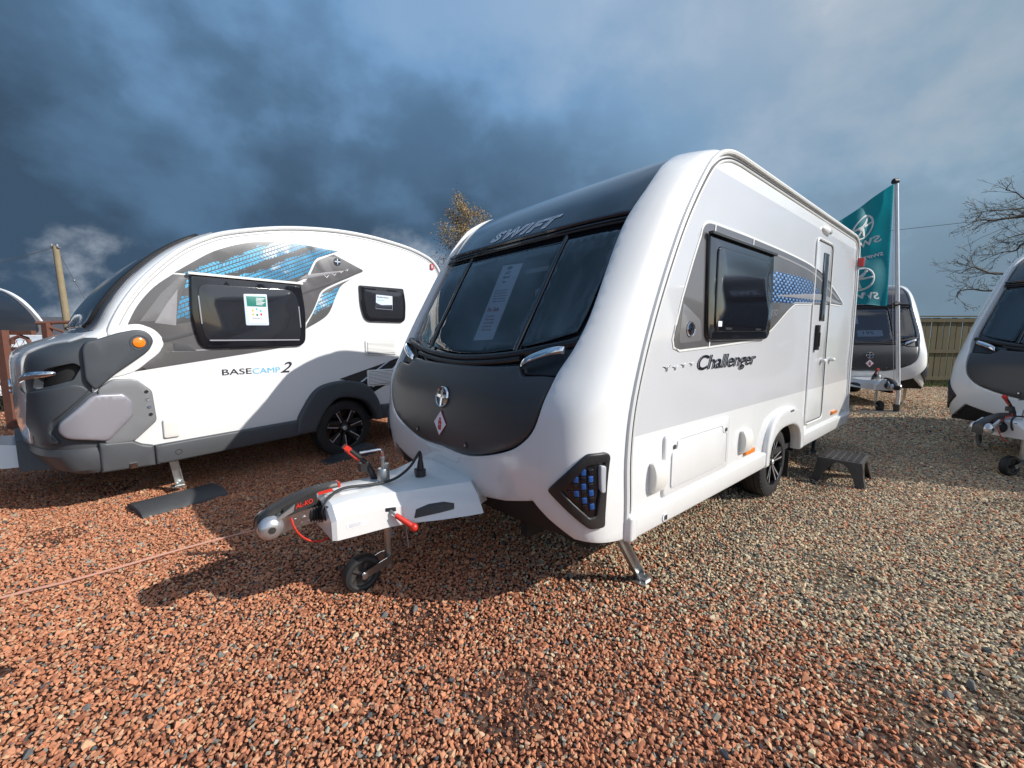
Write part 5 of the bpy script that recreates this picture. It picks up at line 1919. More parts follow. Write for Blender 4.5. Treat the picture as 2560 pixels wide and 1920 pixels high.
    b.cyl((-3.0, 0, .45), (-3.0, 0, .10), .026, 14)
    b.lathe([(.03, -.04), (.10, -.035), (.112, 0), (.10, .035), (.03, .04)], axis_matrix((-3.16, 0, .112), (0, -1, 0)), 30)
    b.box((-3.08, 0, .115), (.17, .1, .03))
    b.build('jockey_wheel', 'rubber', T)
    return T


BAX = math.atan2(0.76980804, 0.63827548)
COMP = build_compact()
COMP.location = (-2.08244535 + (.04 - BW) * 0.76980804, 5.13070311 - (.04 - BW) * 0.63827548, 0)
COMP.rotation_euler = (0, 0, BAX)

# ------------------------------------------------------------------ more caravans of the same kind
def at(px, py, Y):
    """world point at depth Y on the sight line through a photograph pixel (2560 x 1920)"""
    u, v = px - 1280.0, py - 960.0
    th = R(6.47)
    c, s = math.cos(th), math.sin(th)
    r = Vector((u, 1045 * c - v * s, -(v * c + 1045 * s)))
    return Vector((0, 0, 1.5)) + r * (Y / r.y)


TOUR['group'] = 'white touring caravans with dark fronts'


def more_tourers():
    grp = 'white touring caravans with dark fronts'
    lab = ['white caravan facing the camera behind the teal flag and its pole',
           'white caravan cut off by the right picture edge, its hitch pointing left']
    spots = [((7.41, 8.32), 73.0), ((5.39, 4.40), 11.0)]
    res = []
    for (j, deg), l in zip(spots, lab):
        c = copy_tree(TOUR)
        a = R(deg)
        c.location = (j[0] + 3.5 * math.cos(a), j[1] + 3.5 * math.sin(a), 0)
        c.rotation_euler = (0, 0, a)
        c['label'] = l
        c['group'] = grp
        res.append(c)
    return res


TOURERS = more_tourers()
K4 = copy_tree(COMP)
K4.location = (-12.6, 8.55, 0)
K4.rotation_euler = (0, 0, R(175))
K4['label'] = 'white caravan at the far left behind the rusty gate, mostly cut off'
COMP['group'] = K4['group'] = 'teardrop caravans'


def placed(root, name, label, cat):
    """a separate thing sharing the caravan's frame (stuck in or on it)"""
    o = thing(name, label, cat)
    o.location = root.location
    o.rotation_euler = root.rotation_euler
    return o


# ---- printed sheets and cards
S_ = placed(TOUR, 'sale_sheet', 'long white printed sheet hung behind the big front window of the centre caravan', 'sign')
patch('sheet', [(.105, 2.052), (-.122, 2.042), (-.166, 1.508), (.048, 1.500)], SF, 'paper', S_, h=-.055, r=.0002, depth=.001, grid=.08, step=.05, flip=-1)


def shl(name, txt, s, q, w_, hgt, m_, off=.01):
    lettering(name, txt, SF, (s, q), m_, S_, width=w_, height=hgt, offset=off, h=-.0535, flip=-1, udir=-1)


shl('lettering', 'For Sale', .042, 1.702, .13, .030, 'red_print', .02)
patch('logo', [(.03 * math.cos(a) + .005, .014 * math.sin(a) + 2.022) for a in np.linspace(0, 6.283, 24)[:-1]], SF, 'print_dark', S_, h=-.0535, r=.0001, depth=.0005, grid=.2, flip=-1)
for k, (txt, w_, m_) in enumerate((('2020', .06, 'print_dark'), ('Model', .07, 'print_dark'), ('Years', .05, 'print_dark'))):
    shl('lettering', txt, .035 - .006 * k, 1.975 - .034 * k, w_, .020, m_)
for k in range(5):
    shl('lettering', 'Manual equipment', .050 - .007 * k, 1.848 - .020 * k, .14 - .012 * (k % 2), .009, 'print_dark')
for k, txt in enumerate(('Caravan', 'Warranty', 'includes', 'accessories', 'Ask for details')):
    shl('lettering', txt, .025 - .006 * k, 1.664 - .024 * k, .095 + .008 * (k % 3), .013, 'red_print')
# blind cassette and pale furniture edges that show through the glass
b = MB()
b.box((-2.26, -.28, 1.96), (.03, .42, .03))
b.build('blind_cassette', 'interior_pale', TOUR)
b = MB()
b.tube([(-2.40, -.36, 1.80), (-2.44, -.40, 1.66), (-2.46, -.44, 1.46)], .026, 8)
b.build('curtain_tie', 'interior_pale', TOUR)
b = MB()
b.box((-1.6, 0, 1.0), (.9, 1.9, .9))
b.box((-2.05, 0, 1.25), (.3, 2.0, .10))
b.build('lounge_seat', 'interior_fabric', TOUR)

P_ = placed(COMP, 'window_poster', 'small green and white poster on the large side window of the compact caravan', 'poster')
patch('card', rounded([(-1.050, 1.614), (-.836, 1.618), (-.840, 1.938), (-1.056, 1.926)], .012), SBN, 'paper_blue', P_, h=.0425, r=.0003, depth=.001, grid=.4)
patch('card_head', [(-1.030, 1.805), (-.852, 1.808), (-.853, 1.912), (-1.034, 1.905)], SBN, 'print_green', P_, h=.0430, r=.0001, depth=.0005, grid=.4)
patch('card_body', [(-1.018, 1.640), (-.862, 1.643), (-.862, 1.795), (-1.026, 1.792)], SBN, 'paper', P_, h=.0430, r=.0001, depth=.0005, grid=.4)
for k in range(6):
    patch('card_print', rect(-.945, -.862 - .012 * (k % 3), 1.888 - k * .013, 1.894 - k * .013, 0, 1), SBN, 'paper', P_, h=.0434, r=.0001, depth=.0004, grid=.4)
mat('dot_yellow', (.75, .45, .05), .5)
for k, (cx, cz, m_) in enumerate(((-.982, 1.765, 'dot_yellow'), (-.945, 1.780, 'letter_blue'), (-.908, 1.765, 'letter_blue'), (-.905, 1.728, 'red_print'), (-.980, 1.725, 'dot_yellow'), (-.942, 1.722, 'print_green'))):
    patch('card_dot', [(cx + .011 * math.cos(a), cz + .013 * math.sin(a)) for a in np.linspace(0, 6.283, 14)[:-1]], SBN, m_, P_, h=.0434, r=.0001, depth=.0004, grid=.4)
lettering('card_lettering', 'SWIFT', SBN, (-.985, 1.680), 'print_dark', P_, width=.085, height=.014, offset=.02, h=.0434)
P2 = placed(COMP, 'window_card', 'small pale card on the rear side window of the compact caravan', 'poster')
patch('card', [(.438, 1.855), (.688, 1.850), (.690, 2.028), (.448, 2.032)], SBN, 'paper_blue', P2, h=.0425, r=.0003, depth=.001, grid=.4)
patch('card_band', [(.440, 1.858), (.686, 1.853), (.686, 1.915), (.520, 1.905), (.442, 1.93)], SBN, 'letter_dark', P2, h=.0430, r=.0001, depth=.0005, grid=.4)
lettering('card_lettering', 'Flexible finance', SBN, (.462, 1.995), 'print_dark', P2, width=.17, height=.020, offset=.02, h=.0434)
lettering('card_lettering', 'apply today', SBN, (.462, 1.962), 'letter_blue', P2, width=.10, height=.013, offset=.01, h=.0434)

K2, K3 = TOURERS
P3 = placed(K2, 'price_card', 'white price card with blue figures behind the window of the caravan by the flag', 'sign')


def SFg(s, q):
    return SF(s, q)


patch('card', [(.12, 1.52), (.12, 1.66), (-.34, 1.66), (-.34, 1.53)], SF, 'paper_blue', P3, h=-.045, r=.0002, depth=.001, grid=.1, flip=-1)
lettering('card_lettering', '195', SF, (.02, 1.575), 'print_dark', P3, width=.20, height=.06, offset=.02, h=-.043, flip=-1, udir=-1)
P4 = placed(K2, 'notice_sheet', 'pale notice sheet behind the window of the caravan by the flag, above the price card', 'sign')
patch('sheet', [(.25, 1.80), (.25, 2.02), (.06, 2.02), (.06, 1.80)], SF, 'paper', P4, h=-.045, r=.0002, depth=.001, grid=.1, flip=-1)


# ---- feet, ramps and blocks under the compact caravan
def rubber_block():
    o = thing('rubber_block', 'dark domed rubber block lying under the steady leg of the compact caravan', 'block', (-3.035, 3.675, 0), math.atan2(.516, .359))
    L, W_, H = .315, .215, .062
    b = MB()
    rings = []
    for x in (-L, -L + .012, L - .012, L):
        e = .006 if abs(x) == L else 0
        ring = [(x, W_ * math.cos(a) * (1 - e), max(.0, (H - e) * math.sin(a) ** .8) + .006) for a in np.linspace(0, math.pi, 15)]
        ring = [(x, W_, 0)] + ring + [(x, -W_, 0)]
        rings.append(ring)
    b.loft(rings)
    b.build('block', 'rubber_pad', o, sharp=50)
    b = MB()
    for sx in (-1, 1):
        b.box((sx * .20, 0, H + .002), (.03, .04, .004))
    g = b.build('bolt_plate', 'rubber', o)
    g['kind'] = 'stuff'


rubber_block()


def levelling_ramp():
    o = placed(COMP, 'levelling_ramp', 'dark plastic stepped ramp on the gravel beside the wheel of the compact caravan', 'ramp')
    prof = [(-.36, 0), (.30, 0), (.30, .115), (.20, .125), (.06, .100), (.02, .065), (-.14, .058), (-.18, .030), (-.36, .012)]
    M = axis_matrix((0, -BW - .15, 0), (0, 1, 0), (1, 0, 0))
    b = MB()
    b.prism([(x, -z) for x, z in prof], 0, .22, M)
    b.build('ramp_body', 'body_grey', o, sharp=30)
    b = MB()
    for k in range(4):
        b.box((-.30 + .05 * k, -BW - .04, .022 + .004 * k), (.012, .20, .012))
    b.build('tread_ribs', 'body_grey', o)['kind'] = 'stuff'


levelling_ramp()


# ---- pink cord across the gravel
def cord():
    pts = [(-4.2, 1.05), (-3.4, 1.80), (-2.91, 2.22), (-2.62, 2.45), (-2.30, 2.79), (-1.98, 3.07), (-1.5, 3.45), (-.8, 4.0)]
    q = spline([(x, y, .021 + .004 * math.sin(7 * i)) for i, (x, y) in enumerate(pts)], 10)
    b = MB()
    b.tube(q, .0085, 8)
    o = b.build('hookup_cord', 'cord_pink')
    tag(o, 'pink rubber cord running over the gravel towards the tow hitch', 'cord')


cord()


# ---- black plastic step
def step_stool():
    c = Vector((3.483, 4.278, 0))
    o = thing('step_stool', 'black plastic step stool standing on the gravel by the caravan door', 'step stool', c, math.atan2(3.95 - 4.27, 3.43 - 3.13))
    # local x along A->B, y along B->C
    bx, by, tx, ty, H = .222, .262, .172, .212, .262
    b = MB()
    # corner legs: L-shaped, tapering outwards to the ground
    for sx in (-1, 1):
        for sy in (-1, 1):
            def ring(X, Y, w_, t_, z):
                return [(sx * X, sy * Y, z), (sx * (X - w_), sy * Y, z), (sx * (X - w_), sy * (Y - t_), z), (sx * (X - t_), sy * (Y - t_), z), (sx * (X - t_), sy * (Y - w_), z), (sx * X, sy * (Y - w_), z)]
            g = MB()
            g.loft([ring(bx, by, .075, .012, .012), ring(bx * .6 + tx * .4, by * .6 + ty * .4, .085, .012, .10), ring(bx * .28 + tx * .72, by * .28 + ty * .72, .115, .012, .185), ring(tx + .006, ty + .006, .165, .012, .238)])
            g.build('leg', 'black_plastic', o, sharp=35)
    t = MB()
    t.loft([[(-tx - .012, -ty - .012, .225), (tx + .012, -ty - .012, .225), (tx + .012, ty + .012, .225), (-tx - .012, ty + .012, .225)], [(-tx - .006, -ty - .006, .252), (tx + .006, -ty - .006, .252), (tx + .006, ty + .006, .252), (-tx - .006, ty + .006, .252)], [(-tx + .004, -ty + .004, H - .004), (tx - .004, -ty + .004, H - .004), (tx - .004, ty - .004, H - .004), (-tx + .004, ty - .004, H - .004)]])
    # arched aprons between the legs
    for ax in (0, 1):
        for s in (-1, 1):
            half, out0 = (tx, ty) if ax == 0 else (ty, tx)
            n = 12
            vs = []
            for k in range(n + 1):
                u = -1 + 2 * k / n
                z = .225 - .085 * max(0.0, abs(u) - .35) ** 1.2 / .65 ** 1.2
                for zz, oo in ((.235, out0 + .008), (z, out0 + .012 + (.225 - z) * .20)):
                    p = (u * half, s * oo, zz) if ax == 0 else (s * oo, u * half, zz)
                    vs.append(p)
            t.add(vs, [(2 * k, 2 * k + 2, 2 * k + 3, 2 * k + 1) for k in range(n)])
    t.build('step_top', 'black_plastic', o, sharp=35, fixn=False)
    g = MB()
    for i in range(6):
        for j in range(11):
            g.box((-tx + .035 + i * .055, -ty + .022 + j * .038, H), (.040, .017 + .008 * ((i + j) % 2), .008), None, .85)
    g.build('grip_ribs', 'black_plastic', o)['kind'] = 'stuff'


step_stool()


# ---- flag on its pole
def flag():
    base, top = Vector((7.63, 8.18, 0)), Vector((7.18, 8.18, 4.38))
    f = thing('flag_pole', 'tall pale metal flag pole in front of the far caravan', 'flag pole', base)
    b = MB()
    b.tube([(0, 0, .10), (0, 0, .35), tuple(top - base)], [.036, .034, .030], 16)
    b.build('mast', 'aluminium', f)
    b = MB()
    b.cyl((0, 0, .012), (-.015, 0, .17), .055, 16)
    b.build('socket', 'black_plastic', f)
    b = MB()
    b.box((-.36, -.02, .024), (1.0, .24, .012), Matrix.Rotation(R(8), 4, 'Z'))
    b.build('base_plate', 'galvanised', f)
    b = MB()
    b.cyl(top - base - Vector((.06, 0, -.0)), top - base + Vector((.02, 0, 0)), .05, 10)
    b.build('top_cap', 'black_plastic', f)
    b = MB()
    b.tube([tuple((top - base) * t + Vector((-.05 - .04 * math.sin(3.14 * t), -.02, 0))) for t in np.linspace(.12, .99, 10)], .004, 5)
    b.build('halyard', 'grey_trim', f)
    b = MB()
    b.cyl((top - base) * .485 + Vector((-.06, 0, -.012)), (top - base) * .485 + Vector((.045, 0, .012)), .046, 10)
    b.build('clamp_band', 'black_plastic', f)

    # cloth: u metres from the mast, v metres up from the lower hem
    mat('flag_cloth', (0.004, 0.20, 0.235), 0.7)
    m = MATS['flag_cloth']
    t = NT(m.node_tree)
    pr = t.n['Principled BSDF']
    tl = t.add('ShaderNodeBsdfTranslucent', ins={0: (0.01, 0.36, 0.42, 1)})
    mx = t.add('ShaderNodeMixShader', ins={0: .38, 1: pr.outputs[0], 2: tl.outputs[0]})
    t.l.new(mx.outputs[0], t.n['Material Output'].inputs[0])
    mat('flag_print', (0.55, 0.58, 0.58), 0.8)
    tl_ = top + Vector((-.10, -.06, -.06))
    W_, H_ = 1.12, 2.24
    wind = Vector((-.965, .26, 0)).normalized()
    across = Vector((wind.y, -wind.x, 0))

    def SFl(u, v):
        u = np.asarray(u, float)
        v = np.asarray(v, float)
        a, bb = u / W_, 1 - v / H_
        drop = bb * H_ * (1 - a) + a * (.78 + 1.36 * bb)
        lean = bb * .10
        w_ = (0.075 * np.sin(5.2 * a + 3.0 * bb + .4) + .050 * np.sin(10.5 * a - 4.5 * bb) + .035 * np.sin(14 * bb + 4 * a)) * np.clip(a * 3.0, 0, 1)
        pull = 1 - .10 * np.sin(3.1 * a) * (1 - bb)
        P = np.stack([tl_.x + wind.x * u * pull + across.x * w_ + lean, tl_.y + wind.y * u * pull + across.y * w_, tl_.z - drop], -1)
        return P
    c = thing('flag', 'teal flag with pale wheel emblems flying left from the pale pole', 'flag')
    edge = [(0, 0), (W_, 0)] + [(W_ - .03 * abs(math.sin(19 * v)) - .02 * abs(math.sin(47 * v)), v) for v in np.linspace(.05, H_ - .05, 22)] + [(W_, H_), (0, H_)]
    patch('cloth', edge, SFl, 'flag_cloth', c, h=.0005, r=0, depth=.001, grid=.045, step=.045, sharp=180)
    for sd in (1, -1):
        hh = .004 if sd > 0 else .004
        fl = 1 if sd > 0 else -1
        for cv in (1.72, .56):
            cu, r_ = .50, .235
            ring = [(cu + r_ * math.cos(a), cv + r_ * 1.12 * math.sin(a)) for a in np.linspace(0, 2 * math.pi, 40)[:-1]]
            hole = [(cu + r_ * .84 * math.cos(a), cv + r_ * .94 * math.sin(a)) for a in np.linspace(0, 2 * math.pi, 40)[:-1]]
            patch('ring_print', ring, SFl, 'flag_print', c, h=hh, r=0, depth=.0005, grid=.06, step=.03, holes=[hole], flip=fl, sharp=180)
            for p in ([(-.86, .25), (-.2, .25), (.25, .62), (.05, .05), (-.15, -.35), (-.42, -.72), (-.55, -.62), (-.35, -.2), (-.55, .02), (-.9, .05)], [(-.05, .1), (.86, .18), (.9, .02), (0, -.08)], [(-.25, -.2), (.0, -.9), (.25, -.88), (.02, -.1)], [(.0, .1), (.30, .80), (.52, .72), (.15, .02)]):
                patch('emblem_print', [(cu - x * r_, cv + y * r_) for x, y in p], SFl, 'flag_print', c, h=hh, r=0, depth=.0005, grid=.06, step=.03, flip=fl, sharp=180)
        for vv, txt, w_, hgt, u0 in ((1.28, 'SWIFT', .74, .14, .14), (.985, 'SWIFTGROUP', .74, .07, .10), (.13, 'SWIFT', .74, .14, .14)):
            lettering('flag_lettering', txt, SFl, (u0, vv), 'flag_print', c, width=w_, height=hgt, offset=.03, shear=.25, h=hh, flip=fl, udir=1)


flag()


# ---- boarded fence
def fence():
    mat('weathered_board', (0.105, 0.088, 0.045), 0.85, bump=(35, .35, .004), vary=.35, vscale=7)
    f = thing('board_fence', 'tall weathered green-brown timber board fence behind the caravans at right', 'fence', (8.0, 12.6, 0))
    x, k = 0.0, 0
    r = random.Random(3)
    me = []
    for q in range(4):
        b = MB()
        w_ = .152 + .004 * q
        b.box((0, 0, 0), (w_, .020, 1.0))
        me.append(b.mesh('board', 'weathered_board'))
    while x < 9.2:
        o = bpy.data.objects.new('board', me[k % 4])
        h = 2.05 + r.uniform(-.012, .012)
        o.scale = (1, 1, h - .10)
        o.location = (x, .055 + r.uniform(-.004, .004), .10 + (h - .10) / 2)
        o.rotation_euler = (r.uniform(-.004, .004), r.uniform(-.006, .006), r.uniform(-.02, .02))
        put(o, f)
        x += .187
        k += 1
    for z, hh in ((1.98, .10), (1.06, .10), (.24, .10)):
        b = MB()
        b.box((4.6, .018, z), (9.5, .045, hh))
        b.build('rail', 'weathered_board', f)
    b = MB()
    b.box((4.6, .045, 2.10), (9.5, .10, .035))
    b.build('capping', 'weathered_board', f)
    for i in range(5):
        b = MB()
        b.box((.4 + i * 2.2, .115, 1.03), (.10, .09, 2.06))
        b.build('post', 'weathered_board', f)


fence()


def grass_strip():
    mat('grass', (0.075, 0.135, 0.022), 0.8, vary=.35, vscale=3)
    b = MB()
    r = np.random.default_rng(9)
    for k in range(3800):
        x, y = r.uniform(8, 17.5), 12.32 + abs(r.normal(0, .16))
        if k % 3 == 0:
            x, y = r.uniform(9.5, 17.5), r.uniform(12.75, 13.8)
        h, a, w_ = r.uniform(.05, .20), r.uniform(0, 6.28), r.uniform(.004, .009)
        l = r.normal(0, .05, 2)
        c_, s_ = math.cos(a) * w_, math.sin(a) * w_
        b.add([(x - c_, y - s_, 0), (x + c_, y + s_, 0), (x + l[0], y + l[1], h)], [(0, 1, 2)])
    o = b.build('grass', 'grass', None, fixn=False)
    tag(o, 'bright green grass growing along the foot of the timber fence', 'grass', kind='stuff')
    mat('meadow', (0.085, 0.125, 0.030), 0.95, vary=.35, vscale=.4)
    g = MB()
    g.add([(3, 13.0, .004), (600, 13.0, .004), (600, 600, .004), (3, 600, .004)], [(0, 1, 2, 3)])
    structure(g.build('field', 'meadow', None, fixn=False))


grass_strip()


# ---- trees
def grow(mb, p, d, L, r, depth, rnd, tips, spread=.6, lift=.0, wind=Vector((0, 0, 0)), seg=4, ratio=.72, kids=(2, 4), minr=.004):
    pts, rad = [p.copy()], [r]
    dd = d.normalized()
    for i in range(seg):
        dd = (dd + Vector((rnd.gauss(0, .16), rnd.gauss(0, .16), rnd.gauss(0, .12) + lift)) + wind * .12).normalized()
        p = p + dd * (L / seg)
        pts.append(p.copy())
        rad.append(max(minr, r * (1 - .55 * (i + 1) / seg)))
    mb.tube(pts, rad, 5 if r > .02 else 3, cap=False)
    if depth == 0:
        tips.append((pts, dd))
        return
    n = rnd.randint(*kids)
    for k in range(n):
        t = rnd.uniform(.30, 1.0) if k else 1.0
        i = min(len(pts) - 1, max(1, int(round(t * seg))))
        ax = Vector((rnd.gauss(0, 1), rnd.gauss(0, 1), rnd.gauss(0, .7))).normalized()
        nd = (dd + ax * spread).normalized()
        grow(mb, pts[i], nd, L * ratio * rnd.uniform(.75, 1.15), rad[i] * .68, depth - 1, rnd, tips, spread, lift, wind, seg, ratio, kids, minr)


def leafy_tree():
    mat('bark_pale', (0.22, 0.19, 0.16), 0.9, vary=.3, vscale=4)
    leafs = [mat('leaf_olive', (0.15, 0.135, 0.030), 0.6), mat('leaf_brown', (0.22, 0.115, 0.040), 0.6), mat('leaf_gold', (0.34, 0.22, 0.06), 0.6), mat('leaf_dark', (0.055, 0.050, 0.020), 0.6)]
    o = thing('birch_tree', 'slender wind-blown tree with thin brown autumn leaves behind the caravans', 'tree', (-1.35, 22, 0))
    rnd = random.Random(21)
    b = MB()
    tips = []
    pts = spline([(0, 0, 0), (.05, 0, 2.0), (-.02, .1, 3.6), (-.10, 0, 4.8), (-.20, 0, 5.9), (-.35, 0, 6.9)], 4)
    b.tube(pts, np.linspace(.20, .035, len(pts)), 8)
    wind = Vector((-.5, 0, .1))
    for z in np.linspace(2.6, 6.8, 44):
        i = min(range(len(pts)), key=lambda k: abs(pts[k][2] - z))
        p = Vector(pts[i])
        a = rnd.uniform(0, 6.28)
        k = (z - 2.6) / 4.3
        d = Vector((math.cos(a) - .18, math.sin(a), .75 + .35 * k))
        L = (1.55 - .80 * k) * rnd.uniform(.75, 1.15) * (1.20 if d.x < 0 else .70)
        grow(b, p, d, L, .045 * (1 - .4 * k), 2, rnd, tips, .55, .06, wind, 4, .66, (2, 3), .006)
    b.build('trunk', 'bark_pale', o, sharp=None, fixn=False)
    lv = [MB() for _ in leafs]
    for pts_, dd in tips:
        for q in range(60):
            i = rnd.randint(1, len(pts_) - 1)
            c = pts_[i] + Vector((rnd.gauss(0, .16), rnd.gauss(0, .16), rnd.gauss(0, .15)))
            s = rnd.uniform(.026, .052)
            a = Vector((rnd.gauss(0, 1), rnd.gauss(0, 1), rnd.gauss(0, 1))).normalized() * s
            e = a.orthogonal().normalized() * s * .7
            k = rnd.choices(range(4), (3, 6, 3, 3))[0]
            lv[k].add([c - a, c + e, c + a, c - e], [(0, 1, 2, 3)])
    me = MB()
    idx = []
    for k, l in enumerate(lv):
        n0 = len(me.f)
        me.add(l.v, l.f)
        idx += [k] * (len(me.f) - n0)
    cr = me.build('crown', None, o, sharp=None, fixn=False)
    for m_ in leafs:
        cr.data.materials.append(m_)
    cr.data.polygons.foreach_set('material_index', np.array(idx, np.int32))


leafy_tree()


def bare_tree():
    mat('bark_dark', (0.075, 0.065, 0.055), 0.9, vary=.3, vscale=5)
    mat('leaf_sparse', (0.16, 0.15, 0.06), 0.6)
    base = Vector((20.5, 14.5, 0))
    o = thing('bare_tree', 'bare spreading tree at the right edge reaching its branches into the sky', 'tree', base)
    rnd = random.Random(5)
    b = MB()
    tips = []
    tr = spline([(0, 0, 0), (.1, 0, 1.5), (-.1, .1, 3.0), (0, 0, 4.6), (.2, 0, 6.5), (.1, 0, 8.0)], 4)
    b.tube(tr, np.linspace(.34, .09, len(tr)), 10)
    limbs = [
        ([(2700, 560), (2600, 545), (2560, 540), (2520, 545), (2483, 551), (2449, 549), (2424, 561)], 13.8, .075),
        ([(2650, 500), (2590, 500), (2560, 496), (2541, 482), (2514, 475)], 14.2, .035),
        ([(2660, 470), (2610, 510), (2560, 520), (2510, 525), (2470, 527), (2440, 533)], 14.6, .04),
        ([(2720, 590), (2630, 590), (2560, 608), (2540, 626), (2510, 630), (2476, 642)], 14.0, .06),
        ([(2700, 560), (2620, 575), (2570, 582), (2530, 592), (2497, 608)], 14.8, .045),
        ([(2720, 640), (2620, 665), (2560, 680), (2486, 684), (2449, 673), (2432, 668), (2400, 684)], 13.6, .065),
        ([(2720, 700), (2620, 715), (2540, 722), (2470, 727), (2430, 723), (2398, 728), (2392, 743)], 14.3, .055),
    ]
    for px, Y, r0 in limbs:
        w_ = [at(x, y, Y) - base for x, y in px]
        z0 = min(max(w_[0].z - .8, 1.8), 7.2)
        root = Vector(min(tr, key=lambda q: abs(q[2] - z0)))
        pts = spline([tuple(root)] + [tuple(q) for q in w_], 4)
        n = len(pts)
        rad = np.linspace(r0 * 1.1, .009, n)
        b.tube(pts, rad, 6)
        for i in range(int(n * .25), n, 1):
            for s in range(1):
                t = (Vector(pts[min(i + 1, n - 1)]) - Vector(pts[i - 1])).normalized()
                d = t * .9 + Vector((rnd.gauss(0, .35), rnd.gauss(0, .5), rnd.gauss(.10, .60)))
                L = .55 * rnd.uniform(.5, 1.25) * (1.0 - .25 * i / n)
                grow(b, Vector(pts[i]), d, L, max(.009, rad[i] * .36), 2, rnd, tips, .55, .0, Vector((-.3, 0, .1)), 3, .62, (2, 3), .0045)
    for z in np.linspace(5, 8, 6):
        p = Vector(min(tr, key=lambda q: abs(q[2] - z)))
        a = rnd.uniform(-1.2, 1.2)
        grow(b, p, Vector((math.cos(a), math.sin(a), .5)), 2.2, .06, 3, rnd, tips, .55, .03, Vector((0, 0, 0)), 4, .66, (2, 3), .008)
    b.build('trunk', 'bark_dark', o, sharp=None, fixn=False)
    l = MB()
    for pts_, dd in tips:
        for q in range(2):
            if rnd.random() < .5:
                continue
            c = pts_[-1] + Vector((rnd.gauss(0, .05), rnd.gauss(0, .05), rnd.gauss(0, .05)))
            s = rnd.uniform(.015, .032)
            a = Vector((rnd.gauss(0, 1), rnd.gauss(0, 1), rnd.gauss(0, 1))).normalized() * s
            e = a.orthogonal().normalized() * s * .7
            l.add([c - a, c + e, c + a, c - e], [(0, 1, 2, 3)])
    l.build('crown', 'leaf_sparse', o, sharp=None, fixn=False)


bare_tree()


# ---- utility pole, wires, far house, gate
def utility():
    mat('pole_wood', (0.26, 0.21, 0.13), 0.85, bump=(25, .3, .005), vary=.25, vscale=3)
    o = thing('utility_pole', 'leaning wooden utility pole with insulators against the dark sky', 'utility pole', (-23.15, 22, 0))
    b = MB()
    b.tube([(.05, 0, 0), (-.16, 0, 6.10)], [.17, .125], 14)
    b.build('post', 'pole_wood', o)
    b = MB()
    b.box((-.16, 0, 6.02), (.40, .16, .07))
    b.build('bracket', 'galvanised', o)
    for dx in (-.14, .14):
        b = MB()
        b.cyl((-.16 + dx, -.05, 6.05), (-.16 + dx, -.05, 6.18), .045, 10)
        b.build('insulator', 'print_grey', o)
    w = MB()
    top = Vector((-23.31, 22, 6.05))
    end = at(-260, 690, 19)
    w.tube([tuple(top.lerp(end, t) + Vector((0, 0, -.25 * math.sin(math.pi * t)))) for t in np.linspace(0, 1, 9)], .014, 5)
    c = w.build('overhead_wire', 'wire')
    tag(c, 'thin overhead wire leaving the wooden pole to the left', 'wire')
    w = MB()
    end = at(235, 790, 24)
    w.tube([tuple(top.lerp(end, t)) for t in np.linspace(0, 1, 6)], .010, 5)
    mid = top.lerp(end, .46)
    w.sphere(tuple(mid), .055, 8, 6)
    c = w.build('stay_wire', 'galvanised')
    tag(c, 'pale stay wire slanting down to the right from the wooden pole', 'wire')
    w = MB()
    a, e = at(2225, 577, 40), at(2470, 550, 34)
    e2 = a + (e - a) * 2.2
    a2 = a - (e - a) * 1.0
    w.tube([tuple(a2.lerp(e2, t)) for t in np.linspace(0, 1, 6)], .018, 5)
    c = w.build('overhead_wire', 'wire')
    tag(c, 'thin overhead wire crossing the grey sky beside the flag', 'wire')


utility()


def house():
    mat('house_stone', (0.30, 0.24, 0.16), 0.9, bump=(6, .5, .03), vary=.25, vscale=2)
    mat('slate', (0.075, 0.075, 0.085), 0.7, vary=.25, vscale=3)
    mat('terracotta', (0.50, 0.24, 0.09), 0.8)
    o = thing('cottage', 'low stone cottage with slate roof far off beyond the rusty gate', 'house', (-36.0, 31.0, 0), R(20))
    b = MB()
    b.box((0, 0, .6), (9.0, 5.0, 1.2))
    for x in (-4.5, 4.3):
        b.add([(x, -2.5, 1.2), (x, 2.5, 1.2), (x, 0, 2.9), (x + .2, -2.5, 1.2), (x + .2, 2.5, 1.2), (x + .2, 0, 2.9)], [(0, 2, 1), (3, 4, 5), (0, 1, 4, 3), (1, 2, 5, 4), (2, 0, 3, 5)])
    b.build('wall', 'house_stone', o, sharp=20)
    b = MB()
    for s in (-1, 1):
        b.add([(-4.35, s * 2.7, 1.12), (4.25, s * 2.7, 1.12), (4.25, 0, 2.86), (-4.35, 0, 2.86), (-4.35, s * 2.7, 1.22), (4.25, s * 2.7, 1.22), (4.25, 0, 2.96), (-4.35, 0, 2.96)], [(0, 1, 2, 3), (4, 7, 6, 5), (0, 4, 5, 1), (1, 5, 6, 2), (2, 6, 7, 3), (3, 7, 4, 0)])
    rf = b.build('roof', 'slate', o, sharp=20)
    b = MB()
    b.box((-1.2, 0, 3.2), (.9, .7, .9))
    b.box((-1.2, 0, 3.68), (1.05, .85, .10))
    b.build('chimney', 'house_stone', rf, sharp=20)
    for dx in (-.27, .27):
        b = MB()
        b.lathe([(.17, 0), (.15, .5), (.17, .62), (.14, .66), (.10, .60)], Matrix.Translation((-1.2 + dx, 0, 3.72)), 14)
        b.build('chimney_pot', 'terracotta', rf)
    for x in (-2.6, 2.0):
        b = MB()
        b.box((x, -2.51, .75), (.9, .06, .7))
        b.build('window', 'black_gloss', o)


house()


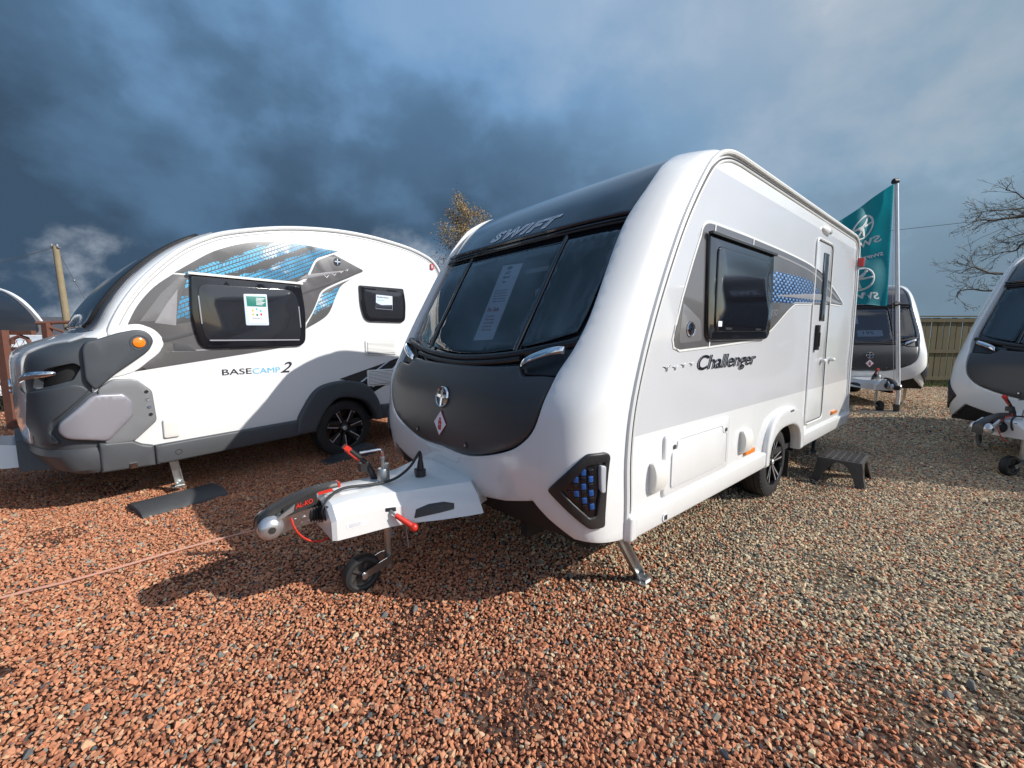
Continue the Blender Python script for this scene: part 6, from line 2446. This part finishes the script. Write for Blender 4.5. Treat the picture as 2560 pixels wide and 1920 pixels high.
def yard_gate():
    o = thing('yard_gate', 'rusty brown steel gate posts with chain-link mesh at the left edge', 'gate', (-8.10, 6.68, 0))
    b = MB()
    b.box((0, 0, .80), (.13, .10, 1.60))
    b.build('post', 'rust', o)
    b = MB()
    b.box((.42, .28, .86), (.09, .09, 1.72))
    b.build('post', 'rust', o)
    b = MB()
    b.box((.22, .10, 1.56), (.36, .07, .07))
    b.box((.20, .10, 1.30), (.34, .06, .06))
    b.tube([(.08, .06, 1.38), (.10, .06, 1.47), (.18, .09, 1.51), (.27, .11, 1.47), (.30, .12, 1.38)], .03, 8)
    b.build('hinge_bracket', 'rust', o)
    b = MB()
    b.tube([(.30, .24, 1.72), (1.4, .75, 1.78), (3.0, 1.5, 1.82)], .028, 8)
    b.build('top_rail', 'rust', o)
    b = MB()
    b.tube([(.44, .28, 1.66), (.95, .52, 1.42)], .020, 8)
    b.build('brace', 'rust', o)
    b = MB()
    b.tube([(-.06, 0, 1.18), (-1.8, -.8, 1.20)], .006, 5)
    b.tube([(-.06, 0, .30), (-1.8, -.8, .30)], .006, 5)
    for k in range(34):
        for s in (1, -1):
            x0 = -1.8 + k * .075
            p, q = [], []
            for z in (.05, 1.45):
                x = x0 + s * (z - .75) * .55
                x = min(max(x, -1.8), .40)
                p.append((x, .45 * x, z))
            b.tube(p, .0035, 3, cap=False)
    b.build('chain_link', 'chain_link_wire', o)['kind'] = 'stuff'


yard_gate()


def stone_wall():
    mat('wall_stone', (0.30, 0.25, 0.15), 0.9, bump=(14, .5, .01), vary=.3, vscale=5)
    mat('wall_mortar', (0.13, 0.11, 0.08), 0.95)
    o = thing('stone_wall', 'low rough stone wall beyond the rusty gate', 'wall', (-12.2, 8.6, 0), R(20))
    r = random.Random(4)
    b = MB()
    b.box((0, .0, .33), (4.6, .26, .66))
    b.build('core', 'wall_mortar', o)
    z = .02
    while z < .66:
        h = r.uniform(.10, .15)
        x = -2.3
        while x < 2.3:
            w_ = r.uniform(.16, .34)
            m = MB()
            m.box((x + w_ / 2, -.13 + r.uniform(-.012, .012), z + h / 2), (w_ - .018, .07, h - .016), None, .94)
            m.build('stone', 'wall_stone', o)
            x += w_
        z += h


stone_wall()
